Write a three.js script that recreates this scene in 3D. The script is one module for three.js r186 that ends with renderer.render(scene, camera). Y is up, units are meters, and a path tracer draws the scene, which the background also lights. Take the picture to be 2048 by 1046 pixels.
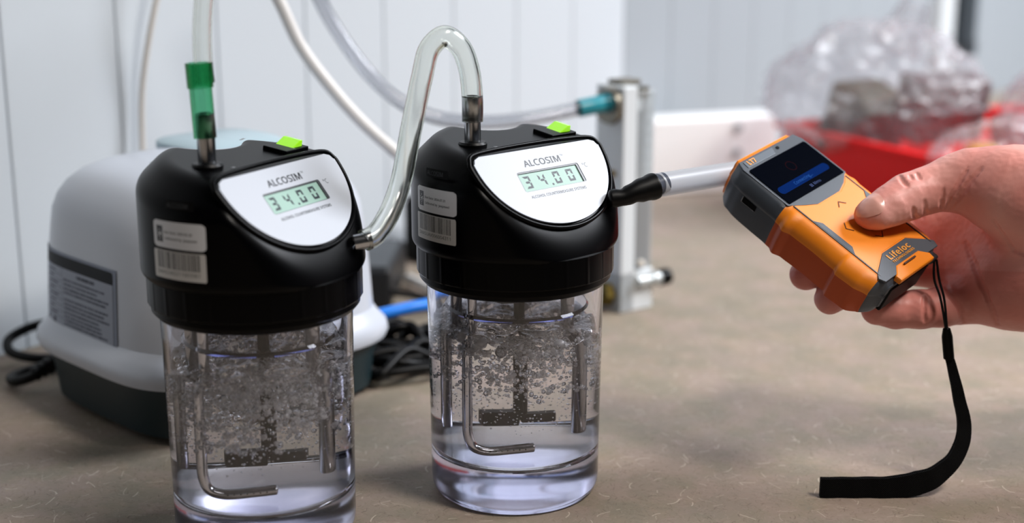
import * as THREE from 'three';
import { RectAreaLightUniformsLib } from 'three/addons/lights/RectAreaLightUniformsLib.js';
import { RoundedBoxGeometry } from 'three/addons/geometries/RoundedBoxGeometry.js';
import { mergeGeometries, toCreasedNormals } from 'three/addons/utils/BufferGeometryUtils.js';
import { ImprovedNoise } from 'three/addons/math/ImprovedNoise.js';
import { FontLoader } from 'three/addons/loaders/FontLoader.js';
import { TextGeometry } from 'three/addons/geometries/TextGeometry.js';

// ---------------------------------------------------------------- camera, light, exposure
const scene = new THREE.Scene();
scene.background = new THREE.Color(0x0a0b0c);
const camera = new THREE.PerspectiveCamera(20.84, 2048 / 1046, 0.02, 30);
camera.position.set(0, 0.284, 0);
camera.rotation.x = THREE.MathUtils.degToRad(-14);
camera.focus = 0.677;
camera.userData.fStop = 4.3;
const renderer = new THREE.WebGLRenderer({ antialias: true });
renderer.toneMapping = THREE.LinearToneMapping;
renderer.toneMappingExposure = 1.3;
renderer.shadowMap.enabled = true;
RectAreaLightUniformsLib.init();

// toCreasedNormals joins points closer than a centimetre, so it works on a copy in millimetres
function creased(g, angle) { g.scale(1000, 1000, 1000); const q = toCreasedNormals(g, angle); q.scale(0.001, 0.001, 0.001); return q; }
const V3 = (x, y, z) => new THREE.Vector3(x, y, z);
const R = THREE.MathUtils.degToRad;
// the room: the back wall runs along E1 from W0, E2 points from it into the room
const W0 = V3(-0.33, 0, -0.90), WALL_TURN = Math.atan2(0.777, 0.63);
const E1 = V3(0.6298, 0, -0.7768), E2 = V3(0.7768, 0, 0.6298);
const W = (t, d, y) => W0.clone().addScaledVector(E1, t).addScaledVector(E2, d).setY(y);
const CEIL = 1.5, FLOOR = -0.9;
// [x, z, width, depth, turn, radiance, colour]
const LAMPS = [
  [0.85, -0.08, 0.40, 0.40, 0.2, 42.0, 0xfff8f0],
  [1.78, -1.25, 1.05, 0.9, 0.7, 26.0, 0xf4f8ff],
];

// ---------------------------------------------------------------- helpers
function rng(seed) {
  let a = seed >>> 0;
  return () => { a = (a + 0x6d2b79f5) >>> 0; let t = Math.imul(a ^ (a >>> 15), 1 | a); t = (t + Math.imul(t ^ (t >>> 7), 61 | t)) ^ t; return ((t ^ (t >>> 14)) >>> 0) / 4294967296; };
}
const noise = new ImprovedNoise();
const N3 = (x, y, z) => noise.noise(x, y, z);
const used = {};
function numbered(name) { const n = used[name] = (used[name] ?? -1) + 1; return n ? `${name}_${String(n).padStart(3, '0')}` : name; }
function thing(name, label, category, pos = [0, 0, 0], turn = 0, group) {
  const o = new THREE.Group(); o.name = numbered(name); o.position.set(...pos); o.rotation.y = turn;
  o.userData = { label, category }; if (group) o.userData.group = group;
  scene.add(o); return o;
}
function part(name, geometry, material, parent, label) {
  const m = new THREE.Mesh(geometry, material); m.name = name; m.castShadow = m.receiveShadow = true;
  if (label) m.userData.label = label;
  parent.add(m); return m;
}
function solo(name, geometry, material, label, category, group) {
  const m = part(numbered(name), geometry, material, scene); m.userData = { label, category }; if (group) m.userData.group = group; return m;
}
function struct(name, geometry, material, parent = scene) {
  const m = part(name, geometry, material, parent); if (parent === scene) m.userData.kind = 'structure'; return m;
}
const std = (color, roughness = 0.5, metalness = 0, extra = {}) => new THREE.MeshPhysicalMaterial({ color, roughness, metalness, ...extra });
const at = (g, x = 0, y = 0, z = 0, rx = 0, ry = 0, rz = 0) => g.applyMatrix4(new THREE.Matrix4().compose(V3(x, y, z), new THREE.Quaternion().setFromEuler(new THREE.Euler(rx, ry, rz)), V3(1, 1, 1)));
const rbox = (w, h, d, r = 0.002, s = 3) => new RoundedBoxGeometry(w, h, d, s, Math.min(r, w / 2.01, h / 2.01, d / 2.01));
const merge = (list) => mergeGeometries(list.map((g) => { const h = g.index ? g.toNonIndexed() : g.clone(); for (const k of Object.keys(h.attributes)) if (!['position', 'normal', 'uv'].includes(k)) h.deleteAttribute(k); return h; }));
const curveOf = (pts, tension = 0.5, closed = false) => new THREE.CatmullRomCurve3(pts.map((p) => V3(...p)), closed, 'centripetal', tension);
// a solid round hose with rounded ends; rad may be a number or a function of 0..1
function hose(curve, rad, seg = 120, rs = 20, cap = true) {
  const rf = typeof rad === 'function' ? rad : () => rad, fr = curve.computeFrenetFrames(seg, false);
  const pos = [], nor = [], uv = [], idx = [], rings = [];
  const L = curve.getLength();
  const push = (c, n, b, r, off, t, tang, slope) => {
    rings.push(pos.length / 3);
    for (let j = 0; j <= rs; j++) {
      const a = j / rs * 2 * Math.PI, d = n.clone().multiplyScalar(Math.cos(a)).addScaledVector(b, Math.sin(a));
      const p = c.clone().addScaledVector(d, r).addScaledVector(tang, off); pos.push(p.x, p.y, p.z);
      const q = d.clone().multiplyScalar(Math.cos(slope)).addScaledVector(tang, Math.sin(slope)); nor.push(q.x, q.y, q.z); uv.push(t * L, j / rs);
    }
  };
  const cs = 5;
  if (cap) for (let k = 0; k < cs; k++) { const s = Math.PI / 2 * (1 - k / cs); push(curve.getPointAt(0), fr.normals[0], fr.binormals[0], rf(0) * Math.cos(s) * 0.999 + 1e-7, -rf(0) * 0.35 * Math.sin(s), 0, fr.tangents[0], -s); }
  for (let i = 0; i <= seg; i++) push(curve.getPointAt(i / seg), fr.normals[i], fr.binormals[i], rf(i / seg), 0, i / seg, fr.tangents[i], 0);
  if (cap) for (let k = 1; k <= cs; k++) { const s = Math.PI / 2 * (k / cs); push(curve.getPointAt(1), fr.normals[seg], fr.binormals[seg], rf(1) * Math.cos(s) * 0.999 + 1e-7, rf(1) * 0.35 * Math.sin(s), 1, fr.tangents[seg], s); }
  for (let i = 0; i + 1 < rings.length; i++) for (let j = 0; j < rs; j++) { const a = rings[i] + j, b = rings[i + 1] + j; idx.push(a, a + 1, b, b, a + 1, b + 1); }
  const g = new THREE.BufferGeometry();
  g.setAttribute('position', new THREE.Float32BufferAttribute(pos, 3)); g.setAttribute('normal', new THREE.Float32BufferAttribute(nor, 3)); g.setAttribute('uv', new THREE.Float32BufferAttribute(uv, 2)); g.setIndex(idx);
  return g;
}
// a hollow hose: outer and inner skin joined by end rings
function pipe(curve, ro, ri, seg = 120, rs = 28, wob = 0) {
  const fr = curve.computeFrenetFrames(seg, false), pos = [], nor = [], uv = [], idx = [], L = curve.getLength();
  for (const s of [1, -1]) for (let i = 0; i <= seg; i++) {
    const c = curve.getPointAt(i / seg), ww = s < 0 && wob ? wob : 0;
    for (let j = 0; j <= rs; j++) {
      const a = j / rs * 2 * Math.PI, d = fr.normals[i].clone().multiplyScalar(Math.cos(a)).addScaledVector(fr.binormals[i], Math.sin(a));
      const r = (s > 0 ? ro : ri) + ww * N3(i / seg * L * 160, Math.cos(a) * 1.7, Math.sin(a) * 1.7 + 3);
      pos.push(c.x + d.x * r, c.y + d.y * r, c.z + d.z * r); nor.push(d.x * s, d.y * s, d.z * s); uv.push(i / seg * L, j / rs);
    }
  }
  const n = (seg + 1) * (rs + 1), w = rs + 1;
  for (let i = 0; i < seg; i++) for (let j = 0; j < rs; j++) {
    const a = i * w + j, b = a + w; idx.push(a, a + 1, b, b, a + 1, b + 1);
    idx.push(n + a, n + b, n + a + 1, n + b, n + b + 1, n + a + 1);
  }
  for (let j = 0; j < rs; j++) { const e = seg * w; idx.push(j, n + j, j + 1, j + 1, n + j, n + j + 1); idx.push(e + j, e + j + 1, n + e + j, e + j + 1, n + e + j + 1, n + e + j); }
  const g = new THREE.BufferGeometry();
  g.setAttribute('position', new THREE.Float32BufferAttribute(pos, 3)); g.setAttribute('normal', new THREE.Float32BufferAttribute(nor, 3)); g.setAttribute('uv', new THREE.Float32BufferAttribute(uv, 2)); g.setIndex(idx);
  return g;
}
const lathe = (pts, seg = 96) => creased(new THREE.LatheGeometry(pts.map(([x, y]) => new THREE.Vector2(x, y)), seg), 0.6);
function canvasTex(w, h, draw) {
  const c = document.createElement('canvas'); c.width = w; c.height = h; const x = c.getContext('2d'); draw(x, w, h);
  const t = new THREE.CanvasTexture(c); t.colorSpace = THREE.SRGBColorSpace; t.magFilter = THREE.LinearFilter; return t;
}
function dataTex(n, fn, srgb = false) {
  const d = new Uint8Array(n * n * 4);
  for (let y = 0; y < n; y++) for (let x = 0; x < n; x++) { const c = fn(x / n, y / n); for (let k = 0; k < 3; k++) d[(y * n + x) * 4 + k] = Math.max(0, Math.min(255, (Array.isArray(c) ? c[k] : c) * 255)); d[(y * n + x) * 4 + 3] = 255; }
  const t = new THREE.DataTexture(d, n, n); t.wrapS = t.wrapT = THREE.RepeatWrapping; t.magFilter = THREE.LinearFilter; t.minFilter = THREE.LinearFilter; if (srgb) t.colorSpace = THREE.SRGBColorSpace; t.needsUpdate = true; return t;
}
// texture fitted to a flat piece whose uv are metres
function fit(t, x0, y0, w, h) { t.repeat.set(1 / w, 1 / h); t.offset.set(-x0 / w, -y0 / h); return t; }
const smax = (a, b, k) => { const h = Math.max(k - Math.abs(a - b), 0) / k; return Math.max(a, b) + h * h * k * 0.25; };
const smin = (a, b, k) => -smax(-a, -b, k);
function gradN(f, x, y, z, e) { const v = V3(f(x + e, y, z) - f(x - e, y, z), f(x, y + e, z) - f(x, y - e, z), f(x, y, z + e) - f(x, y, z - e)); return v.normalize(); }
// star-shaped solid: one ray per direction from c, out to where f changes sign
function starMesh(f, c, nu, nv, reach) {
  const pos = [], nor = [], uv = [], idx = [];
  for (let i = 0; i <= nv; i++) {
    const el = Math.PI * (i / nv - 0.5);
    for (let j = 0; j <= nu; j++) {
      const az = j / nu * 2 * Math.PI, d = V3(Math.cos(el) * Math.sin(az), Math.sin(el), Math.cos(el) * Math.cos(az));
      let lo = 0, hi = reach, s = reach / 40;
      for (let q = s; q <= reach; q += s) if (f(c.x + d.x * q, c.y + d.y * q, c.z + d.z * q) > 0) { hi = q; lo = q - s; break; }
      for (let k = 0; k < 18; k++) { const m = (lo + hi) / 2; if (f(c.x + d.x * m, c.y + d.y * m, c.z + d.z * m) > 0) hi = m; else lo = m; }
      const p = c.clone().addScaledVector(d, hi), n = gradN(f, p.x, p.y, p.z, 4e-4); pos.push(p.x, p.y, p.z); nor.push(n.x, n.y, n.z); uv.push(p.x + p.z, p.y);
    }
  }
  for (let i = 0; i < nv; i++) for (let j = 0; j < nu; j++) { const a = i * (nu + 1) + j, b = a + nu + 1; idx.push(a, a + 1, b, b, a + 1, b + 1); }
  const g = new THREE.BufferGeometry();
  g.setAttribute('position', new THREE.Float32BufferAttribute(pos, 3)); g.setAttribute('normal', new THREE.Float32BufferAttribute(nor, 3)); g.setAttribute('uv', new THREE.Float32BufferAttribute(uv, 2)); g.setIndex(idx); return g;
}
// naive surface nets over a box
function surfaceNets(f, lo, hi, h) {
  const n = [0, 1, 2].map((k) => Math.ceil((hi[k] - lo[k]) / h) + 1), [nx, ny, nz] = n, val = new Float32Array(nx * ny * nz), id = (i, j, k) => i + nx * (j + ny * k);
  const B = 6; // whole blocks far from the skin need one look only
  for (let k = 0; k < nz; k += B) for (let j = 0; j < ny; j += B) for (let i = 0; i < nx; i += B) {
    const c = f(lo[0] + (i + B / 2) * h, lo[1] + (j + B / 2) * h, lo[2] + (k + B / 2) * h), far = Math.abs(c) > B * h * 1.5;
    for (let w = k; w < Math.min(nz, k + B); w++) for (let v = j; v < Math.min(ny, j + B); v++) for (let u = i; u < Math.min(nx, i + B); u++) val[id(u, v, w)] = far ? c : f(lo[0] + u * h, lo[1] + v * h, lo[2] + w * h);
  }
  const vid = new Int32Array(nx * ny * nz).fill(-1), pos = [], idx = [];
  for (let k = 0; k + 1 < nz; k++) for (let j = 0; j + 1 < ny; j++) for (let i = 0; i + 1 < nx; i++) {
    let c = 0, x = 0, y = 0, z = 0;
    const v = []; for (let q = 0; q < 8; q++) v.push(val[id(i + (q & 1), j + (q >> 1 & 1), k + (q >> 2))]);
    for (let a = 0; a < 8; a++) for (const b of [a | 1, a | 2, a | 4]) if (b !== a && (v[a] < 0) !== (v[b] < 0)) {
      const t = v[a] / (v[a] - v[b]); x += (a & 1) + t * ((b & 1) - (a & 1)); y += (a >> 1 & 1) + t * ((b >> 1 & 1) - (a >> 1 & 1)); z += (a >> 2) + t * ((b >> 2) - (a >> 2)); c++;
    }
    if (!c) continue;
    vid[id(i, j, k)] = pos.length / 3; pos.push(lo[0] + (i + x / c) * h, lo[1] + (j + y / c) * h, lo[2] + (k + z / c) * h);
  }
  const quad = (a, b, c, d, flip) => { if (a < 0 || b < 0 || c < 0 || d < 0) return; if (flip) idx.push(a, c, b, a, d, c); else idx.push(a, b, c, a, c, d); };
  for (let k = 1; k + 1 < nz; k++) for (let j = 1; j + 1 < ny; j++) for (let i = 1; i + 1 < nx; i++) {
    const s = val[id(i, j, k)] < 0;
    if (s !== val[id(i + 1, j, k)] < 0) quad(vid[id(i, j - 1, k - 1)], vid[id(i, j, k - 1)], vid[id(i, j, k)], vid[id(i, j - 1, k)], !s);
    if (s !== val[id(i, j + 1, k)] < 0) quad(vid[id(i - 1, j, k - 1)], vid[id(i, j, k - 1)], vid[id(i, j, k)], vid[id(i - 1, j, k)], s);
    if (s !== val[id(i, j, k + 1)] < 0) quad(vid[id(i - 1, j - 1, k)], vid[id(i, j - 1, k)], vid[id(i, j, k)], vid[id(i - 1, j, k)], !s);
  }
  const nor = [], uv = [];
  for (let q = 0; q < pos.length; q += 3) { const m = gradN(f, pos[q], pos[q + 1], pos[q + 2], h * 0.35); nor.push(m.x, m.y, m.z); uv.push(pos[q] + pos[q + 2] * 0.4, pos[q + 1] + pos[q + 2] * 0.4); }
  const g = new THREE.BufferGeometry();
  g.setAttribute('position', new THREE.Float32BufferAttribute(pos, 3)); g.setAttribute('normal', new THREE.Float32BufferAttribute(nor, 3)); g.setAttribute('uv', new THREE.Float32BufferAttribute(uv, 2)); g.setIndex(idx); return g;
}
const poly = (pts) => { const s = new THREE.Shape(); pts.forEach(([x, y], i) => (i ? s.lineTo(x, y) : s.moveTo(x, y))); s.closePath(); return s; };
const plate = (shape, depth, bevel = 0, seg = 24) => new THREE.ExtrudeGeometry(shape, { depth: Math.max(depth - bevel * 2, 1e-5), bevelEnabled: bevel > 0, bevelThickness: bevel, bevelSize: bevel, bevelOffset: -bevel, bevelSegments: 2, curveSegments: seg });
const rotPlate = (pts, d, b) => plate(poly(pts), d, b);
const font = { bold: await new FontLoader().loadAsync('fonts/droid/droid_sans_bold.typeface.json'), regular: await new FontLoader().loadAsync('fonts/droid/droid_sans_regular.typeface.json') };
const text = (s, size, f = 'bold', depth = 0.00015) => new TextGeometry(s, { font: font[f], size, depth, curveSegments: 4, bevelEnabled: false });

// ---------------------------------------------------------------- materials
const grain = dataTex(256, (u, v) => 0.5 + 0.25 * (Math.sin(u * 900 + Math.sin(v * 700) * 3) * Math.sin(v * 1100 + u * 300)) + 0.2 * Math.sin(u * 2311 + v * 1733));
const M = {
  blackPlastic: std(0x020203, 0.30, 0, { specularIntensity: 0.16 }),
  blackMatt: std(0x020202, 0.5, 0, { specularIntensity: 0.2 }),
  rubber: std(0x040405, 0.42, 0, { specularIntensity: 0.4 }),
  steel: std(0xb4b6ba, 0.22, 1),
  brightSteel: std(0xd0d2d6, 0.16, 1),
  copper: std(0xc49a84, 0.25, 1),
  white: std(0xdfe3e6, 0.45),
  whitePlastic: std(0xe6e8ea, 0.35),
  polycarb: std(0xffffff, 0.015, 0, { transmission: 1, thickness: 0.003, ior: 1.5, attenuationColor: new THREE.Color(0.80, 0.81, 1.0), attenuationDistance: 0.012 }),
  polyBase: std(0xffffff, 0.13, 0, { transmission: 1, thickness: 0.01, ior: 1.5, attenuationColor: new THREE.Color(0.76, 0.77, 1.0), attenuationDistance: 0.075 }),
  water: std(0xffffff, 0.0, 0, { transmission: 1, thickness: 0.05, ior: 1.333 }),
  bubble: std(0xffffff, 0.0, 0, { transmission: 1, thickness: 0.001, ior: 1.333 }),
  foam: std(0xffffff, 0.03, 0, { transmission: 0.5, thickness: 0, ior: 1.9 }),
  tubing: std(0xffffff, 0.14, 0, { transmission: 1, thickness: 0.002, ior: 1.42, attenuationColor: new THREE.Color(0.86, 0.91, 0.80), attenuationDistance: 0.0060 }),
  greenTube: std(0xffffff, 0.08, 0, { transmission: 1, thickness: 0.002, ior: 1.42, attenuationColor: new THREE.Color(0.02, 0.30, 0.09), attenuationDistance: 0.0026 }),
  blueTube: std(0x2aa7b8, 0.3, 0, { transmission: 0.35, thickness: 0 }),
};

// ---------------------------------------------------------------- room
const wallPaint = std(0xc9d0d6, 0.55), dimmedGreyPaint = std(0xa0a7ad, 0.55), ceilingPaint = std(0x1e1f20, 0.9);  // right-hand panels: greyer sheet, with the light's falloff along the wall painted in
function slab(name, t0, t1, d0, d1, y0, y1, m) {
  const g = new THREE.BoxGeometry(t1 - t0, y1 - y0, d1 - d0), c = W((t0 + t1) / 2, (d0 + d1) / 2, (y0 + y1) / 2);
  const o = struct(name, g, m); o.position.copy(c); o.rotation.y = WALL_TURN; return o;
}
const T0 = -1.2, T1 = 3.9, DD = 2.8;
slab('floor', T0 - 0.1, T1 + 0.1, -0.1, DD + 0.1, FLOOR - 0.1, FLOOR, std(0x1c1b1a, 0.9));
slab('ceiling', T0 - 0.1, T1 + 0.1, -0.1, DD + 0.1, CEIL, CEIL + 0.1, ceilingPaint);
slab('wall_left', T0 - 0.1, T0, 0, DD, FLOOR, CEIL, ceilingPaint);
slab('wall_right', T1, T1 + 0.1, 0, DD, FLOOR, CEIL, ceilingPaint);
slab('wall_front', T0 - 0.1, T1 + 0.1, DD, DD + 0.1, FLOOR, CEIL, ceilingPaint);
{
  const back = slab('wall_back', T0 - 0.1, T1 + 0.1, -0.1, -0.012, FLOOR, CEIL, std(0xc3c9cd, 0.7));
  const pitch = 0.0865, half = (T1 - T0) / 2 + 0.1, mid = (T0 + T1) / 2, yc = (CEIL + FLOOR) / 2;
  const strip = rbox(pitch - 0.0006, CEIL - FLOOR, 0.014, 0.0013, 2);
  for (let k = -8; k <= 24; k++) { const p = part('wall_panel', strip, k >= 8 ? dimmedGreyPaint : wallPaint, back); p.position.set(0.009 + pitch * (k + 0.5) - mid, 0, 0.051); }
  // beyond the strips that can be seen, plain sheet on both sides
  for (const [a, b] of [[T0 - 0.1, 0.009 - pitch * 8], [0.009 + pitch * 25, T1 + 0.1]]) { const p = part('wall_sheet', new THREE.BoxGeometry(b - a, CEIL - FLOOR, 0.012), wallPaint, back); p.position.set((a + b) / 2 - mid, 0, 0.05); }
}
for (const [k, [x, z, w, d, turn, I, color]] of LAMPS.entries()) {
  const lampName = ['small square ceiling lamp above the bench front', 'large oblong ceiling lamp to the right above the bench'][k];
  const t = thing('ceiling_lamp', lampName, 'lamp', [x, CEIL, z], turn);
  part('lamp_frame', at(rbox(w + 0.05, 0.03, d + 0.05, 0.004), 0, -0.0155, 0), M.white, t);
  const glow = std(0xffffff, 0.6); glow.emissive = new THREE.Color(color); glow.emissiveIntensity = 1.0;
  part('lamp_panel', at(new THREE.BoxGeometry(w, 0.004, d), 0, -0.032, 0), glow, t);
  const l = new THREE.RectAreaLight(color, I, w, d); l.position.set(0, -0.037, 0); l.rotation.x = -Math.PI / 2; l.castShadow = true; t.add(l);
}
// white edge strip and dark pipe at the far end of the wall
{
  const s = struct('trim_1', rbox(0.045, CEIL - FLOOR, 0.02, 0.004), std(0xdadfe2, 0.5)); s.position.copy(W(1.485, 0.009, (CEIL + FLOOR) / 2)); s.rotation.y = WALL_TURN;
  const p = W(1.545, 0.02, 0.09);
  const t = thing('wall_pipe', 'dark grey round pipe ending on the wall beside the white edge strip', 'pipe', [p.x, 0.075, p.z]);
  part('pipe', at(new THREE.CylinderGeometry(0.016, 0.016, 0.9, 24), 0, 0.45, 0), std(0x3c444b, 0.5), t);
  part('end_cap', at(new THREE.CylinderGeometry(0.018, 0.018, 0.02, 24), 0, 0.01, 0), std(0x32383e, 0.5), t);
  part('clip', at(rbox(0.05, 0.012, 0.03, 0.003), 0, 0.3, -0.006, 0, WALL_TURN), std(0x9aa0a4, 0.5), t);
}
// ---------------------------------------------------------------- bench
{
  const rand = rng(7), size = 2048;
  const top = canvasTex(size, size, (x) => {
    x.fillStyle = 'rgb(146,133,122)'; x.fillRect(0, 0, size, size);
    for (let i = 0; i < 5200; i++) { const r = 8 + rand() * 70, px = rand() * size, py = rand() * size, d = rand() < 0.5; x.fillStyle = d ? 'rgba(112,97,84,0.05)' : 'rgba(180,164,150,0.045)'; for (const ox of [-size, 0, size]) for (const oy of [-size, 0, size]) { if (px + ox < -r || px + ox > size + r || py + oy < -r || py + oy > size + r) continue; x.beginPath(); x.ellipse(px + ox, py + oy, r, r * (0.4 + rand() * 0.6), rand() * 3, 0, 7); x.fill(); } }
    for (let i = 0; i < 60000; i++) { const a = rand() * 6.3, l = 3 + rand() * 12, px = rand() * size, py = rand() * size, s = rand(); x.strokeStyle = s < 0.55 ? 'rgba(96,82,70,0.22)' : s < 0.93 ? 'rgba(186,170,154,0.22)' : 'rgba(60,48,40,0.30)'; x.lineWidth = 0.8 + rand() * 1.2; x.beginPath(); x.moveTo(px, py); x.quadraticCurveTo(px + Math.cos(a) * l * 0.5 + (rand() - 0.5) * 5, py + Math.sin(a) * l * 0.5 + (rand() - 0.5) * 5, px + Math.cos(a) * l, py + Math.sin(a) * l); x.stroke(); }
    for (let i = 0; i < 1700; i++) { const a = rand() * 6.3, l = 8 + rand() * 30, px = rand() * size, py = rand() * size; x.strokeStyle = `rgba(232,220,204,${0.22 + rand() * 0.42})`; x.lineWidth = 0.9 + rand() * 1.7; x.beginPath(); x.moveTo(px, py); x.quadraticCurveTo(px + Math.cos(a) * l * 0.5 + (rand() - 0.5) * l * 0.7, py + Math.sin(a) * l * 0.5 + (rand() - 0.5) * l * 0.7, px + Math.cos(a) * l, py + Math.sin(a) * l); x.stroke(); }
  });
  top.wrapS = top.wrapT = THREE.RepeatWrapping; top.repeat.set(1 / 0.52, 1 / 0.52);
  const t = thing('workbench', 'long workbench with a mottled brown hardboard top against the panelled wall', 'workbench');
  const L = 4.2, D = 0.82, g = rbox(L, 0.03, D, 0.002), p = g.attributes.position, uv = g.attributes.uv;
  for (let i = 0; i < p.count; i++) uv.setXY(i, p.getX(i), p.getZ(i));
  const c = W(1.2, D / 2 + 0.004, -0.015), b = part('bench_top', g, std(0xffffff, 0.62, 0, { map: top, specularIntensity: 0.6 }), t); b.position.copy(c); b.rotation.y = WALL_TURN;
  const legM = std(0x55585b, 0.4, 0.6);
  for (const tt of [-0.7, 1.2, 3.1]) for (const d of [0.08, 0.74]) { const l = part('bench_leg', new THREE.BoxGeometry(0.05, 0.87, 0.05), legM, t); l.position.copy(W(tt, d, -0.465)); l.rotation.y = WALL_TURN; }
}

// ---------------------------------------------------------------- breath simulators (jar under a black head)
const FACE_A = R(51), FC = Math.cos(FACE_A), FS = Math.sin(FACE_A), FY = 0.1730, FZ = 0.0125, TS = 0.14;
function headSdf(x, y, z) {
  const r = Math.hypot(x, z);
  const topY = FY + TS * (FZ - z), top = y - topY;
  const face = (y - FY) * FC + (z - FZ) * FS;
  const b = Math.max(0.004, 0.0085 - 0.0045 * (x * 0.9 + z * 0.45) / 0.05);
  const rim = ((r - 0.05) + (y - (topY - b))) * 0.7071;
  const belly = (y - 0.1384) * 0.4226 + (z - 0.0405) * 0.9063;
  let d = smax(smax(r - 0.05, belly, 0.008), smax(top, rim, 0.0035), 0.003);
  d = smax(d, face, 0.0032);
  const under = smax(0.1245 - y, ((r - 0.05) + (0.1285 - y)) * 0.7071, 0.002);
  d = smax(d, under, 0.0015);
  const notch = 0.021 - Math.hypot(x - 0.015, z + 0.0445);
  return smax(d, smin(notch, y - 0.135, 0.004) , 0.005);
}
const headGeo = starMesh((x, y, z) => headSdf(x, y, z), V3(0, 0.147, 0.002), 440, 280, 0.1);
const ringGeo = (() => {
  const pts = [[0.0412, 0.127], [0.0478, 0.127], [0.0478, 0.1142], [0.0474, 0.1136], [0.0466, 0.1132], [0.0466, 0.1108], [0.0460, 0.1100], [0.0444, 0.1082], [0.0430, 0.1076], [0.0412, 0.1076], [0.0412, 0.127]];
  const g = new THREE.LatheGeometry(pts.map(([x, y]) => new THREE.Vector2(x, y)).reverse(), 360), p = g.attributes.position;
  for (let i = 0; i < p.count; i++) { const y = p.getY(i), r = Math.hypot(p.getX(i), p.getZ(i)); if (r > 0.0466 && y > 0.1135) { const a = (Math.atan2(p.getX(i), p.getZ(i)) * 180 / Math.PI + 720) % 15, k = a < 2 ? 1.004 : 1; p.setX(i, p.getX(i) * k); p.setZ(i, p.getZ(i) * k); } }
  return creased(g, 0.5);
})();
const jarGeo = lathe([[0.0399, 0.0230], [0.04203, 0.0230], [0.0432, 0.110], [0.0432, 0.1125], [0.0412, 0.1125], [0.0411, 0.110], [0.0400, 0.0295], [0.0393, 0.0258], [0.0393, 0.0230], [0.0399, 0.0230]], 160);
const baseGeo = lathe([[0, 0.0015], [0.030, 0.0015], [0.0345, 0.0], [0.0385, 0.0004], [0.0405, 0.0022], [0.0416, 0.0052], [0.0419, 0.009], [0.04203, 0.0229], [0.0392, 0.0234], [0.034, 0.0236], [0, 0.0236]], 160);
function waterGeo(seed, tiltX, tiltZ) {
  const nr = 26, na = 120, pos = [], idx = [], wall = [[0.0340, 0.02350], [0.0388, 0.02365], [0.03945, 0.0258], [0.0401, 0.0295], [0.0407, 0.07]];
  const topY = (x, z) => 0.0872 + tiltX * x + tiltZ * z + 0.0035 * N3(x * 60 + seed, z * 60, seed) + 0.0016 * N3(x * 160, z * 160 + seed, 2);
  pos.push(0, 0.02350, 0);
  const row = (fn) => { for (let j = 0; j < na; j++) { const a = j / na * 2 * Math.PI, p = fn(Math.sin(a), Math.cos(a)); pos.push(...p); } };
  for (const [r, y] of wall) row((s, c) => [r * s, y, r * c]);
  for (let i = nr; i >= 1; i--) { const r = 0.0409 * i / nr; row((s, c) => [r * s, topY(r * s, r * c), r * c]); }
  pos.push(0, topY(0, 0), 0); const rows = wall.length + nr, last = pos.length / 3 - 1;
  for (let j = 0; j < na; j++) { const k = (j + 1) % na; idx.push(0, 1 + k, 1 + j); for (let i = 0; i + 1 < rows; i++) { const a = 1 + i * na + j, b = 1 + i * na + k, c = a + na, d = b + na; idx.push(a, b, c, b, d, c); } const e = 1 + (rows - 1) * na; idx.push(e + j, e + k, last); }
  const g = new THREE.BufferGeometry(); g.setAttribute('position', new THREE.Float32BufferAttribute(pos, 3)); g.setIndex(idx); g.computeVertexNormals(); return g;
}
const bubbleGeo = (() => { const g = new THREE.IcosahedronGeometry(1, 3), p = g.attributes.position; const n = g.attributes.normal; for (let i = 0; i < p.count; i++) n.setXYZ(i, -p.getX(i), -p.getY(i), -p.getZ(i)); for (let i = 0; i < p.count; i += 3) for (const a of [p, n, g.attributes.uv]) for (let k = 0; k < a.itemSize; k++) { const q = a.array[(i + 1) * a.itemSize + k]; a.array[(i + 1) * a.itemSize + k] = a.array[(i + 2) * a.itemSize + k]; a.array[(i + 2) * a.itemSize + k] = q; } return g; })();
const foamGeo = new THREE.IcosahedronGeometry(1, 3);
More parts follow.
